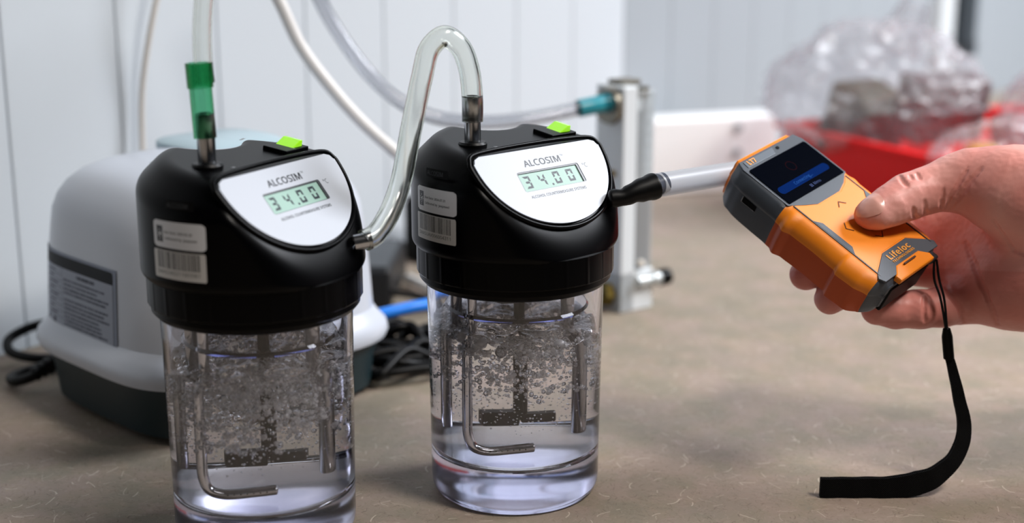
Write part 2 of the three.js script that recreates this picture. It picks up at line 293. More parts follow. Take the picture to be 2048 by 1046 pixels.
// the panel lies in a frame whose x runs along the face, y up the slope, z out of it; its top edge is y = 0
const faceFrame = (parent, o) => { o.position.set(0, FY, FZ); o.rotation.x = -(Math.PI / 2 - FACE_A); return o; };
const panelOutline = (w, h, rc, grow = 0) => {
  const pts = [], W2 = w + grow;
  for (let i = 0; i <= 60; i++) { const a = Math.PI * i / 60, x = -Math.cos(a) * W2, y = -0.0035 - Math.sin(a) ** 0.92 * (h - 0.0035 + grow); pts.push([x, y]); }
  const topy = grow; pts.push([W2 - 0.0006, topy - rc * 0.7], [W2 - rc * 0.35, topy - rc * 0.25], [W2 - rc, topy], [-W2 + rc, topy], [-W2 + rc * 0.35, topy - rc * 0.25], [-W2 + 0.0006, topy - rc * 0.7]);
  return pts;
};
const SEG = { 0: 'abcdef', 3: 'abcdg', 4: 'bcfg' };
function digit(x, ch, ox, oy, w, h, t) {
  const s = { a: [[0, 0], [w, 0], [w - t, t], [t, t]], d: [[0, h], [t, h - t], [w - t, h - t], [w, h]], g: [[t * 0.5, h / 2], [t, h / 2 - t / 2], [w - t, h / 2 - t / 2], [w - t * 0.5, h / 2], [w - t, h / 2 + t / 2], [t, h / 2 + t / 2]] };
  const V = (x0, y0, y1, left) => left ? [[x0, y0], [x0 + t, y0 + t * 0.9], [x0 + t, y1 - t * 0.5], [x0, y1]] : [[x0, y0], [x0, y1], [x0 - t, y1 - t * 0.5], [x0 - t, y0 + t * 0.9]];
  const gp = t * 0.18;
  s.f = V(0, gp, h / 2 - gp, true); s.e = V(0, h - gp, h / 2 + gp, true).map(([a, b], i) => [[0, h - gp], [t, h - t * 0.9], [t, h / 2 + t * 0.5], [0, h / 2 + gp]][i]);
  s.b = V(w, gp, h / 2 - gp, false); s.c = [[w, h - gp], [w, h / 2 + gp], [w - t, h / 2 + t * 0.5], [w - t, h - t * 0.9]];
  for (const k of SEG[ch]) { x.beginPath(); s[k].forEach(([a, b], i) => (i ? x.lineTo(ox + a * 0.94 + w * 0.03, oy + b * 0.94 + h * 0.03) : x.moveTo(ox + a * 0.94 + w * 0.03, oy + b * 0.94 + h * 0.03))); x.closePath(); x.fill(); }
}
const PW = 0.0412, PH = 0.0405, LCDX = 0.001, LCDW = 0.0408, LCDT = -0.0112, LCDH = 0.0104;
const panelTex = fit(canvasTex(1700, 840, (x, w, h) => {
  const s = w / 0.085, X = (a) => (a + 0.0425) * s, Y = (b) => -b * s + 0.0005 * s;
  x.fillStyle = '#eceef2'; x.fillRect(0, 0, w, h); x.fillStyle = '#12161c'; x.textBaseline = 'alphabetic';
  x.font = `${0.0045 * s}px sans-serif`; x.save(); x.translate(X(-0.0122), Y(-0.0089)); x.scale(0.0245 * s / x.measureText('ALCOSIM').width, 1); x.lineWidth = 0.00022 * s; x.strokeStyle = '#12161c'; x.strokeText('ALCOSIM', 0, 0); x.fillText('ALCOSIM', 0, 0); x.restore();
  x.font = `${0.0014 * s}px sans-serif`; x.fillText('TM', X(0.0127), Y(-0.0063));
  x.font = `${0.0032 * s}px sans-serif`; x.fillText('°C', X(0.0236), Y(-0.0142));
  x.font = `${0.0019 * s}px sans-serif`; const c = 'ALCOHOL COUNTERMEASURE SYSTEMS'; x.save(); x.translate(X(-0.0175), Y(-0.0252)); x.scale(0.0365 * s / x.measureText(c).width, 1); x.lineWidth = 0.0001 * s; x.strokeText(c, 0, 0); x.fillText(c, 0, 0); x.restore();
}), -0.0425, -0.0415, 0.085, 0.042);
const lcdTex = canvasTex(816, 208, (x, w, h) => {
  x.fillStyle = '#94b4a9'; x.fillRect(0, 0, w, h); x.fillStyle = '#101a24';
  x.setTransform(1, 0, 0, 1, 0, 0);
  [['3', 45], ['4', 240], ['0', 440], ['0', 625]].forEach(([c, ox]) => digit(x, c, ox, 34, 92, 146, 26));
  x.beginPath(); x.arc(396, 172, 13, 0, 7); x.fill();
});
const flankTex = canvasTex(512, 128, (x, w, h) => { x.fillStyle = '#040405'; x.fillRect(0, 0, w, h); x.fillStyle = '#4a4d52'; x.font = '92px sans-serif'; x.fillText('ALCOSIM', 30, 98); });
const calTex = (date) => canvasTex(512, 200, (x, w, h) => {
  x.fillStyle = '#d9dbe0'; x.fillRect(0, 0, w, h); x.fillStyle = '#101216'; x.fillRect(38, 40, 72, 120); x.fillStyle = '#e8eaee';
  for (const [a, b, r] of [[74, 100, 10], [58, 86, 5], [90, 88, 6], [62, 118, 6], [88, 116, 5], [74, 70, 5], [76, 132, 5], [98, 102, 6], [50, 104, 4], [72, 148, 4]]) { x.beginPath(); x.arc(a, b, r, 0, 7); x.fill(); }
  x.fillStyle = '#14161c'; x.font = 'bold 27px sans-serif'; x.fillText(`Due Date: ${date}`, 128, 92); x.fillText('Calibrated by  Jeepmeel', 128, 138);
});
const barTex = (code, seed) => canvasTex(512, 270, (x, w, h) => {
  const r = rng(seed); x.fillStyle = '#c9c8c6'; x.fillRect(0, 0, w, h); x.fillStyle = '#17181b';
  for (let p = 44; p < 452;) { const b = [3, 3, 6, 9][Math.floor(r() * 4)]; x.fillRect(p, 8, b, 165); p += b + [3, 4, 6, 9][Math.floor(r() * 4)]; }
  x.font = '50px sans-serif'; x.save(); x.translate(34, 226); x.scale(430 / x.measureText(code).width, 1); x.fillText(code, 0, 0); x.restore();
});
// rounded sticker wrapped on the head, centred on azimuth az (from the face normal) at height y
function sticker(az, y, w, h, rc, r = 0.05035) {
  const g = new THREE.ShapeGeometry((() => { const s = new THREE.Shape(), a = w / 2, b = h / 2; s.moveTo(-a + rc, -b); s.lineTo(a - rc, -b); s.quadraticCurveTo(a, -b, a, -b + rc); s.lineTo(a, b - rc); s.quadraticCurveTo(a, b, a - rc, b); s.lineTo(-a + rc, b); s.quadraticCurveTo(-a, b, -a, b - rc); s.lineTo(-a, -b + rc); s.quadraticCurveTo(-a, -b, -a + rc, -b); return s; })(), 8);
  // refine by a grid so that it bends: build a grid and trim by the rounded outline
  g.dispose();
  const nx = 40, ny = 16, pos = [], nor = [], uv = [], idx = [];
  for (let j = 0; j <= ny; j++) {
    const v = j / ny, yy = (v - 0.5) * h, e = Math.max(0, Math.abs(yy) - (h / 2 - rc)), inset = rc - Math.sqrt(Math.max(0, rc * rc - e * e));
    for (let i = 0; i <= nx; i++) {
      const xx = (i / nx - 0.5) * (w - 2 * inset), a = az + xx / r;
      pos.push(Math.sin(a) * r, y + yy, Math.cos(a) * r); nor.push(Math.sin(a), 0, Math.cos(a)); uv.push(xx / w + 0.5, v);
    }
  }
  for (let j = 0; j < ny; j++) for (let i = 0; i < nx; i++) { const a = j * (nx + 1) + i, b = a + nx + 1; idx.push(a, a + 1, b, b, a + 1, b + 1); }
  const q = new THREE.BufferGeometry(); q.setAttribute('position', new THREE.Float32BufferAttribute(pos, 3)); q.setAttribute('normal', new THREE.Float32BufferAttribute(nor, 3)); q.setAttribute('uv', new THREE.Float32BufferAttribute(uv, 2)); q.setIndex(idx); return q;
}
const topAt = (z) => FY + TS * (FZ - z);
const PORT = [-0.022, -0.0060];
function simulator(o) {
  const t = thing('breath_simulator', o.label, 'simulator', o.pos, o.yaw);
  part('jar', jarGeo, M.polycarb, t);
  part('jar_base', baseGeo, M.polyBase, t);
  const wat = part('water', waterGeo(o.seed, o.tilt[0], o.tilt[1]), M.water, t);
  part('cap_ring', ringGeo, M.blackPlastic, t);
  const head = part('head', headGeo, M.blackPlastic, t);
  // face panel with its window, display and rim
  const rimC = new THREE.CatmullRomCurve3(panelOutline(PW, PH, 0.006, 0.0019).map(([x, y]) => V3(x, y, 0.0004)), true, 'centripetal');
  faceFrame(t, part('panel_rim', hose(rimC, 0.0011, 260, 10, false), M.blackPlastic, t));
  const shape = poly(panelOutline(PW, PH, 0.005)), hole = new THREE.Path();
  const x0 = LCDX - LCDW / 2, x1 = LCDX + LCDW / 2, y1 = LCDT, y0 = LCDT - LCDH, q = 0.0012;
  hole.moveTo(x0 + q, y0); hole.lineTo(x1 - q, y0); hole.quadraticCurveTo(x1, y0, x1, y0 + q); hole.lineTo(x1, y1 - q); hole.quadraticCurveTo(x1, y1, x1 - q, y1); hole.lineTo(x0 + q, y1); hole.quadraticCurveTo(x0, y1, x0, y1 - q); hole.lineTo(x0, y0 + q); hole.quadraticCurveTo(x0, y0, x0 + q, y0); shape.holes.push(hole);
  const pan = faceFrame(t, part('face_panel', plate(shape, 0.0012, 0, 16), std(0xc4c8cf, 0.36, 0, { map: panelTex, specularIntensity: 0.35 }), t));
  pan.position.y += 0.0002 * FC; pan.position.z += 0.0002 * FS;
  const frame = poly([[x0, y0], [x1, y0], [x1, y1], [x0, y1]]), inner = new THREE.Path(); inner.moveTo(x0 + 0.0006, y0 + 0.0003); inner.lineTo(x1 - 0.0014, y0 + 0.0003); inner.lineTo(x1 - 0.0014, y1 - 0.0007); inner.lineTo(x0 + 0.0006, y1 - 0.0007); inner.closePath(); frame.holes.push(inner);
  part('window_shade_ring', at(plate(frame, 0.0009), 0, 0, 0.0001), std(0x1b2026, 0.4), pan);  // dark ring paints the shadow of the window edge, widest right and top
  part('display', at(new THREE.BoxGeometry(LCDW - 0.001, LCDH - 0.0006, 0.0003), LCDX, LCDT - LCDH / 2, 0.00035), std(0xffffff, 0.4, 0, { map: lcdTex, specularIntensity: 0.4 }), pan);
  // switch
  const ty = topAt(-0.003), sw = part('switch_bezel', at(rbox(0.0172, 0.0024, 0.0135, 0.0005, 2), 0.031, ty + 0.0008, -0.004, Math.atan(TS)), M.blackPlastic, t);
  const rk = plate(poly([[-0.0062, 0], [0.0062, 0], [0.0062, 0.0040], [0.0045, 0.0041], [-0.0012, 0.0012], [-0.0062, 0.0006]]), 0.0098, 0.0003);
  part('rocker', at(rk, 0.031, ty + 0.0014, -0.0088, Math.atan(TS)), std(0x8edb1e, 0.14, 0, { emissive: new THREE.Color(0.25, 0.55, 0.02), emissiveIntensity: 0.35, clearcoat: 0.6 }), sw, 'translucent lime green rocker');
  const small = std(0xa9adb2, 0.6);
  const flat = (s, size, x, z, turn = 0) => { const g = text(s, size, 'regular', 0.00008); g.computeBoundingBox(); g.translate(-g.boundingBox.max.x / 2, 0, 0); return at(at(g, 0, 0, 0, -Math.PI / 2 + Math.atan(TS), 0, 0), x, topAt(z) + 0.00035, z, 0, turn, 0); };
  part('top_lettering', flat('OFF', 0.0013, 0.033, 0.0052), small, t);
  part('top_lettering', flat('POWER', 0.0012, 0.028, -0.026, 0.3), small, t);
  part('top_lettering', flat('IN', 0.0013, PORT[0] + 0.007, PORT[1] + 0.009), small, t);
  // inlet port
  const py = topAt(PORT[1]);
  part('port_seal', at(lathe([[0.0001, -0.003], [0.0066, -0.003], [0.0069, 0.0006], [0.0062, 0.0016], [0.0038, 0.0016], [0.0001, 0.0016]], 40), PORT[0], py, PORT[1]), M.rubber, t);
  part('inlet_pipe', at(lathe([[0.0027, -0.004], [0.0039, -0.004], [0.0039, 0.0125], [0.0042, 0.0130], [0.0042, 0.0225], [0.0037, 0.0232], [0.0027, 0.0232], [0.0027, -0.004]], 40), PORT[0], py, PORT[1]), M.steel, t);
  // stickers on the flank
  part('calibration_label', sticker(o.labelAz, o.labelY, 0.0285, 0.0115, 0.0018), std(0xffffff, 0.4, 0, { map: calTex(o.date) }), t);
  part('barcode_label', sticker(o.labelAz - 0.01, o.labelY - 0.0130, 0.0285, 0.0122, 0.0004), std(0xffffff, 0.4, 0, { map: barTex(o.code, o.seed) }), t);
  part('flank_lettering', sticker(o.labelAz + 0.04, o.labelY + 0.0130, 0.0150, 0.0040, 0.0004), std(0xffffff, 0.5, 0, { map: flankTex, specularIntensity: 0.2 }), t, 'dark grey lettering');
  // splash disc with its lip, carried on rods
  part('splash_disc', at(lathe([[0.0001, 0], [0.0345, 0], [0.0355, 0.0012], [0.0345, 0.0024], [0.0001, 0.0024]], 96), 0.001, 0.0945, 0), std(0xffffff, 0.03, 0, { transmission: 1, thickness: 0.002, ior: 1.5, attenuationColor: new THREE.Color(0.4, 0.45, 0.9), attenuationDistance: 0.05 }), t);
  const ax = (d, turn) => [Math.sin(turn) * d, Math.cos(turn) * d];
  const cy = Math.cos(o.yaw), sy = Math.sin(o.yaw), loc = (x, z) => [x * cy - z * sy, x * sy + z * cy]; // world offsets into the turned frame
  const rod = (name, x, z, y, r, m) => { const [a, b] = loc(x, z); return part(name, at(lathe([[0.0001, y], [r * 0.85, y], [r, y + 0.0008], [r, 0.124], [0.0001, 0.124]], 32), a, 0, b), m, t); };
  rod('heater_rod', 0.0255, 0.006, 0.032, 0.0034, M.steel);
  rod('sensor_rod', -0.0285, 0.010, 0.036, 0.0029, M.steel);
  rod('stirrer_hub', -0.004, 0.0, 0.099, 0.0042, M.copper);
  const hub = loc(-0.004, 0.0), hd = part('hub_nut', at(new THREE.CylinderGeometry(0.0075, 0.0085, 0.004, 6), hub[0], 0.0985, hub[1]), M.steel, t);
  const P = (x, y, z) => { const [a, b] = loc(x, z); return [a, y, b]; };
  const bub = part('bubbler_tube', hose(curveOf([P(-0.0205, 0.124, 0.021), P(-0.0205, 0.08, 0.021), P(-0.0205, 0.046, 0.021), P(-0.0202, 0.0355, 0.021), P(-0.018, 0.0298, 0.021), P(-0.0128, 0.0276, 0.0208), P(0.0, 0.0281, 0.0190), P(0.0075, 0.0286, 0.0178)]), 0.0024, 160, 24), M.brightSteel, t);
  for (let i = 0; i < 7; i++) { const k = i / 6, c = P(-0.0105 + 0.0150 * k, 0.0278 + 0.0006 * k, 0.0205 - 0.0022 * k + 0.0022); part('bubbler_hole', at(new THREE.SphereGeometry(0.00042, 10, 8), ...c), M.blackMatt, bub); }
  part('stirrer_shaft', at(new THREE.CylinderGeometry(0.0027, 0.0027, 0.086, 24), ...P(0.002, 0.0815, 0.0)), M.blackMatt, t);
  const cp = P(0.002, 0.0390, 0.0);
  part('stirrer_bar', at(merge([at(rbox(0.0145, 0.0072, 0.0072, 0.0008), -0.0078, 0, 0), at(rbox(0.013, 0.0046, 0.0060, 0.0008), 0.0066, -0.0002, 0)]), ...cp, 0, -o.yaw + 0.15, 0), M.blackMatt, t);
  // bubbles
  const rand = rng(o.seed * 31 + 5), list = [];
  const topOf = (x, z) => 0.0866 + o.tilt[0] * x + o.tilt[1] * z;
  for (let i = 0; i < o.bubbles; i++) {
    const a = rand() * 2 * Math.PI, rr = 0.0386 * Math.sqrt(rand()), x = rr * Math.sin(a), z = rr * Math.cos(a);
    const deep = rand() ** o.fall, y = topOf(x, z) - 0.0008 - deep * o.depth;
    if (N3(x * 110 + o.seed, y * 130, z * 110) < -0.12 + 0.25 * deep) continue;
    let s = 0.00035 + 0.00105 * rand() ** 2; if (rand() < 0.04 && deep < 0.25) s *= 2.2;
    list.push([x, y, z, s, 0.75 + rand() * 0.35]);
  }
  for (let i = 0; i < o.bubbles * 0.12; i++) { const a = rand() * 2 * Math.PI, rr = 0.036 * Math.sqrt(rand()); list.push([rr * Math.sin(a), 0.04 + 0.03 * rand(), rr * Math.cos(a), 0.00022 + 0.0003 * rand(), 0.9]); }
  for (const [name, geo, m, pick] of [['bubble_swarm', bubbleGeo, M.bubble, (i) => i % 2 < 1], ['foam', foamGeo, M.foam, (i) => i % 2 >= 1]]) {
    const some = list.filter((_, i) => pick(i)), im = new THREE.InstancedMesh(geo, m, some.length), m4 = new THREE.Matrix4();
    some.forEach(([x, y, z, s, f], i) => { m4.makeScale(s, s * f, s).setPosition(x, y, z); im.setMatrixAt(i, m4); });
    im.name = name; im.userData.kind = 'stuff'; t.add(im);
  }
  return t;
}
const A_POS = [-0.1155, 0, -0.6205], B_POS = [0.0015, 0, -0.6725], A_YAW = R(62), B_YAW = R(44);
simulator({ label: 'left simulator jar with black head, the one with the green connector on its inlet pipe', pos: A_POS, yaw: A_YAW, seed: 3, tilt: [0.10, -0.02], labelY: 0.1512, labelAz: R(-28.5 - 62), date: '2025.02.28', code: 'SMASUAS211003987', bubbles: 8000, fall: 1.1, depth: 0.032 });
simulator({ label: 'right simulator jar with black head, between the other jar and the orange tester', pos: B_POS, yaw: B_YAW, seed: 11, tilt: [-0.03, -0.05], labelY: 0.1532, labelAz: R(-48 - 44), date: '2024.07.31', code: 'SMASUAV096004311', bubbles: 7500, fall: 2.0, depth: 0.028 });
const localTo = (pos, yaw, x, y, z) => [pos[0] + x * Math.cos(yaw) + z * Math.sin(yaw), y, pos[2] - x * Math.sin(yaw) + z * Math.cos(yaw)];
const aPort = localTo(A_POS, A_YAW, PORT[0], topAt(PORT[1]), PORT[1]), bPort = localTo(B_POS, B_YAW, PORT[0], topAt(PORT[1]), PORT[1]);

// the frame of the hand and the tester
const HAND = V3(0, 0, 0); // centre of the tester's face: straight ahead 0.70 m along the lens axis, moved right and up
{ const q = new THREE.Quaternion().setFromEuler(new THREE.Euler(R(-14), 0, 0)); HAND.set(0.1595, 0.0251, -0.70).applyQuaternion(q).add(V3(0, 0.284, 0)); }
const HQ = new THREE.Quaternion().setFromEuler(new THREE.Euler(R(-14), 0, 0)).multiply(new THREE.Quaternion().setFromEuler(new THREE.Euler(R(2.05), R(-12.8), 0, 'YXZ')));

// ---------------------------------------------------------------- hoses of the two simulators
{
  const [x, y, z] = aPort;
  const t = thing('inlet_hose', 'clear hose rising out of the picture above the green connector', 'hose');
  part('hose', pipe(curveOf([[x + 0.001, y + 0.036, z], [x + 0.0005, y + 0.044, z], [x + 0.001, y + 0.06, z], [x + 0.0035, y + 0.078, z], [x + 0.009, y + 0.10, z - 0.004], [x + 0.025, y + 0.14, z - 0.02]]), 0.0041, 0.0029), M.tubing, t);
  const g = thing('green_connector', 'translucent green rubber sleeve joining the clear hose to a steel inlet pipe', 'connector');
  part('sleeve', pipe(new THREE.LineCurve3(V3(x - 0.0003, y + 0.0125, z), V3(x - 0.0012, y + 0.034, z)), 0.0049, 0.00425, 8, 40), M.greenTube, g);
  part('collar', pipe(new THREE.LineCurve3(V3(x - 0.0012, y + 0.034, z), V3(x - 0.0017, y + 0.0445, z)), 0.0056, 0.0043, 8, 40), M.greenTube, g);
}
{
  const [x, y, z] = bPort, s = V3(-0.0665, 0.1395, -0.6195);
  const t = thing('connecting_hose', 'clear arched hose linking the left head to the top of the right one', 'hose');
  part('hose', pipe(curveOf([[x, y + 0.011, z], [x, y + 0.022, z], [x - 0.0015, y + 0.036, z + 0.002], [x - 0.0052, y + 0.0458, z + 0.004], [x - 0.0122, y + 0.0512, z + 0.007], [x - 0.0188, y + 0.0462, z + 0.010], [x - 0.0225, y + 0.033, z + 0.014], [x - 0.027, y + 0.0120, z + 0.020], [-0.0515, 0.160, -0.643], [-0.0565, 0.1476, -0.632], [-0.0618, 0.1408, -0.623], [s.x + 0.0005, s.y - 0.0003, s.z]]), 0.0050, 0.0036, 200, 32, 0.00035), M.tubing, t);
  part('end_fitting', pipe(new THREE.LineCurve3(V3(s.x - 0.004, s.y - 0.001, s.z + 0.001), V3(s.x + 0.0035, s.y, s.z - 0.001)), 0.0036, 0.0024, 6, 28), M.steel, t);
}
// outlet of the right simulator: rubber elbow and clear mouthpiece
{
  const t = thing('rubber_elbow', 'bent black rubber sleeve on the right flank of the right head', 'sleeve');
  part('sleeve', hose(curveOf([[0.0475, 0.1487, -0.667], [0.0535, 0.1492, -0.668], [0.0585, 0.1512, -0.669], [0.0690, 0.1540, -0.672]]), (u) => 0.0043 + 0.0021 * Math.min(1, Math.max(0, (u - 0.30) / 0.55)) + 0.0002 * Math.sin(u * 22), 90, 28), M.rubber, t);
  const m = thing('mouthpiece', 'frosted clear plastic tube between the black rubber elbow and the orange tester', 'mouthpiece');
  const mpEnd = V3(-0.0435, 0.0215, -0.040).applyQuaternion(HQ).add(HAND);
  const frosted = std(0xe4e6ea, 0.30, 0, { transmission: 0.72, thickness: 0, ior: 1.4, specularIntensity: 0.7 });
  part('tube', pipe(new THREE.LineCurve3(V3(0.0695, 0.1541, -0.6722), mpEnd), 0.0059, 0.0052, 20, 40), frosted, m);
  part('inner_sleeve', pipe(new THREE.LineCurve3(V3(0.0670, 0.1534, -0.6705), V3(0.0735, 0.1551, -0.6749)), 0.0051, 0.0044, 6, 40), std(0x5d6270, 0.2, 0, { transmission: 0.3, thickness: 0 }), m);
  part('tip', hose(new THREE.LineCurve3(mpEnd, mpEnd.clone().add(V3(0.0025, 0.0007, -0.002))), 0.0056, 6, 24), frosted, m);
}

// ---------------------------------------------------------------- air pump
const superXZ = (a, b, n, phi) => { const c = Math.cos(phi), s = Math.sin(phi), r = (Math.abs(c) ** n + Math.abs(s) ** n) ** (-1 / n); return [a * c * r, b * s * r]; };
function loft(sections, seg = 128, closeTop = true, closeBottom = true) {
  const pos = [], idx = [];
  for (const [y, a, b, n] of sections) for (let j = 0; j < seg; j++) { const [x, z] = superXZ(a, b, n, j / seg * 2 * Math.PI); pos.push(x, y, z); }
  for (let i = 0; i + 1 < sections.length; i++) for (let j = 0; j < seg; j++) { const k = (j + 1) % seg, p = i * seg + j, q = i * seg + k; idx.push(p, p + seg, q, q, p + seg, q + seg); }
  const cap = (i, up) => { const c = pos.length / 3; pos.push(0, sections[i][0], 0); for (let j = 0; j < seg; j++) { const k = (j + 1) % seg; if (up) idx.push(i * seg + j, c, i * seg + k); else idx.push(i * seg + j, i * seg + k, c); } };
  if (closeTop) cap(sections.length - 1, true); if (closeBottom) cap(0, false);
  const g = new THREE.BufferGeometry(); g.setAttribute('position', new THREE.Float32BufferAttribute(pos, 3)); g.setIndex(idx); g.computeVertexNormals(); return creased(g, 0.7);
}
{
  const t = thing('air_pump', 'domed white air pump on a dark teal base, behind the left jar', 'air pump', [-0.178, 0, -0.815], R(-45));
  const teal = std(0x082228, 0.5), shell = std(0xc3c9d4, 0.3, 0, { clearcoat: 0.15 });
  part('base', loft([[0.003, 0.070, 0.074, 4], [0.005, 0.074, 0.078, 4.5], [0.024, 0.076, 0.080, 4.5], [0.032, 0.078, 0.082, 4.5], [0.040, 0.078, 0.082, 4.5]]), teal, t);
  for (const [x, z] of [[-1, -1], [1, -1], [-1, 1], [1, 1]]) part('foot', at(lathe([[0.0001, 0], [0.009, 0], [0.011, 0.003], [0.010, 0.014], [0.0001, 0.014]], 24), x * 0.048, 0, z * 0.05), M.rubber, t);
  part('skirt', loft([[0.034, 0.078, 0.082, 4.2], [0.035, 0.083, 0.087, 4.2], [0.039, 0.0845, 0.0885, 4.2], [0.044, 0.0835, 0.0875, 4.2], [0.049, 0.0795, 0.0835, 4.2], [0.053, 0.0772, 0.0812, 4.2]], 160), shell, t);
  const prof = [[0.050, 0.0772, 0.0812, 4.2], [0.07, 0.0762, 0.0802, 4.2], [0.095, 0.0750, 0.0790, 4.1], [0.108, 0.0738, 0.0778, 4.0], [0.117, 0.0728, 0.0768, 3.9], [0.125, 0.0706, 0.0744, 3.7], [0.132, 0.0665, 0.0702, 3.5], [0.1375, 0.0605, 0.0640, 3.3], [0.1415, 0.053, 0.0560, 3.0], [0.1442, 0.042, 0.0445, 2.8], [0.1458, 0.028, 0.0295, 2.6], [0.1464, 0.013, 0.014, 2.5]];
  part('shell', loft(prof, 160), shell, t);
  part('lid', at(loft([[0, 0.029, 0.031, 4], [0.001, 0.031, 0.033, 4], [0.006, 0.031, 0.033, 4], [0.0075, 0.0290, 0.0310, 4]]), -0.030, 0.1405, -0.030), std(0xa9bfc8, 0.35), t, 'pale blue lid');
  for (const [x, z] of [[-0.03, 0.012], [-0.022, 0.022], [-0.008, 0.030], [0.004, 0.036]]) part('lid_screw', at(lathe([[0.0001, 0], [0.0026, 0], [0.0024, 0.0014], [0.0001, 0.0018]], 20), x, 0.1436, z), M.brightSteel, t);
  // rating plate bent round the left face
  const lt = canvasTex(1024, 560, (x, w, h) => {
    const r = rng(19); x.fillStyle = '#8d95a6'; x.fillRect(0, 0, w, h); x.fillStyle = '#a0a7b6'; x.beginPath(); x.roundRect(18, 18, w - 50, h - 60, 22); x.fill();
    x.strokeStyle = '#10141c'; x.lineWidth = 5; x.beginPath(); x.roundRect(18, 18, w - 50, h - 60, 22); x.stroke(); x.fillStyle = '#0d1016'; x.fillRect(20, 20, w - 54, 78);
    x.strokeStyle = '#4b5364'; x.lineWidth = 3; x.beginPath(); x.moveTo(430, 98); x.lineTo(430, h - 46); x.stroke();
    for (let k = 0; k < 8; k++) { x.beginPath(); x.moveTo(24, 150 + k * 42); x.lineTo(430, 150 + k * 42); x.stroke(); }
    x.fillStyle = '#1b2130';
    const dash = (x0, y, x1, hh) => { for (let p = x0; p < x1;) { const l = 8 + r() * 16; x.fillRect(p, y, Math.min(l, x1 - p), hh); p += l + 3 + r() * 6; } };
    for (let k = 0; k < 8; k++) { dash(50, 122 + k * 42, 150 + r() * 60, 12); dash(250, 122 + k * 42, 300 + r() * 100, 12); }
    dash(600, 118, 800, 24); for (const y of [165, 195, 225, 252, 300, 330, 358, 388, 416, 442, 468]) dash(452, y, 820 + r() * 130, 14);
    x.beginPath(); x.arc(110, 130, 22, 0, 7); x.fill(); x.fillRect(120, 452, 24, 34); x.fillRect(210, 460, 20, 30); x.fillRect(300, 458, 34, 36); dash(240, h - 34, 420, 12);
  });
  const nx = 60, ny = 10, pos = [], uv = [], idx = [], y0 = 0.0470, y1 = 0.0945, s0 = -0.0715, s1 = 0.0305;
  const ab = (y) => { let i = 0; while (i + 2 < prof.length && prof[i + 1][0] < y) i++; const k = (y - prof[i][0]) / (prof[i + 1][0] - prof[i][0]), L = (c) => prof[i][c] + k * (prof[i + 1][c] - prof[i][c]); return [L(1), L(2), L(3)]; };
  for (let j = 0; j <= ny; j++) for (let i = 0; i <= nx; i++) {
    const y = y0 + (y1 - y0) * j / ny, s = s0 + (s1 - s0) * i / nx, [a, b, n] = ab(y), z = b * (1 - Math.min(0.9999, Math.abs(s / a)) ** n) ** (1 / n);
    pos.push(s * 1.006, y, z + 0.0005); uv.push(i / nx, j / ny);
  }
  for (let j = 0; j < ny; j++) for (let i = 0; i < nx; i++) { const a = j * (nx + 1) + i, b = a + nx + 1; idx.push(a, a + 1, b, b, a + 1, b + 1); }
  const g = new THREE.BufferGeometry(); g.setAttribute('position', new THREE.Float32BufferAttribute(pos, 3)); g.setAttribute('uv', new THREE.Float32BufferAttribute(uv, 2)); g.setIndex(idx); g.computeVertexNormals();
  part('rating_label', g, std(0xffffff, 0.5, 0, { map: lt, specularIntensity: 0.3 }), t, 'grey printed rating plate with a black header');
  // air outlet on the right
  part('outlet', at(new THREE.CylinderGeometry(0.007, 0.008, 0.03, 24), 0.005, 0.0225, -0.086, R(90), 0, 0), M.rubber, t);
}
// power lead of the pump
{
  const t = thing('power_lead', 'black power lead looping on the bench at the left edge', 'cable');
  part('lead', hose(curveOf([[-0.268, 0.020, -0.824], [-0.276, 0.018, -0.820], [-0.2885, 0.0098, -0.814], [-0.3005, 0.0058, -0.8165], [-0.3060, 0.0048, -0.826], [-0.3000, 0.0044, -0.842], [-0.2850, 0.0044, -0.853], [-0.262, 0.0046, -0.862]]), 0.0031, 160, 18), M.rubber, t);
  part('lead', hose(curveOf([[-0.262, 0.010, -0.862], [-0.286, 0.0070, -0.858], [-0.305, 0.0074, -0.858], [-0.3200, 0.0095, -0.865], [-0.3235, 0.0140, -0.8745], [-0.3135, 0.0192, -0.884], [-0.298, 0.0216, -0.889], [-0.268, 0.020, -0.895], [-0.245, 0.016, -0.890]]), 0.0031, 200, 18), M.rubber, t);
  part('strain_relief', hose(curveOf([[-0.262, 0.020, -0.822], [-0.274, 0.0175, -0.8195], [-0.288, 0.0105, -0.8165]]), (u) => 0.0062 - 0.002 * u + (Math.sin(u * 40) > 0 ? 0.0005 : -0.0005), 90, 20), M.rubber, t);
}
// ---------------------------------------------------------------- things between the jars
{
  const t = thing('power_adapter', 'flat black power adapter on the bench between the two jars', 'adapter', [-0.128, 0, -1.045], R(-3));
  part('case', at(rbox(0.085, 0.030, 0.095, 0.004), 0, 0.0150, 0.0), std(0x17191c, 0.45), t);
  part('top_plate', at(rbox(0.079, 0.0016, 0.088, 0.0006), 0, 0.0304, 0), std(0x3a3f44, 0.5), t);
  const b = thing('black_box', 'small black box against the wall behind the flat adapter', 'box', [-0.060, 0, -1.155], R(40));
  part('case', at(rbox(0.06, 0.052, 0.022, 0.004), 0, 0.026, 0), M.blackMatt, b);
  part('lid', at(rbox(0.056, 0.003, 0.019, 0.001), 0, 0.0532, 0), M.blackPlastic, b);
}
{
  const h = thing('blue_hose', 'bright blue air hose running from the pump behind the right jar', 'hose');
  part('hose', hose(curveOf([[-0.118, 0.021, -0.868], [-0.105, 0.0265, -0.879], [-0.0898, 0.0284, -0.88], [-0.0721, 0.0311, -0.885], [-0.0559, 0.0325, -0.892], [-0.02, 0.028, -0.925], [0.03, 0.017, -0.975], [0.0665, 0.012, -1.002]]), 0.0040, 140, 20), std(0x2b86f2, 0.35), h);
}
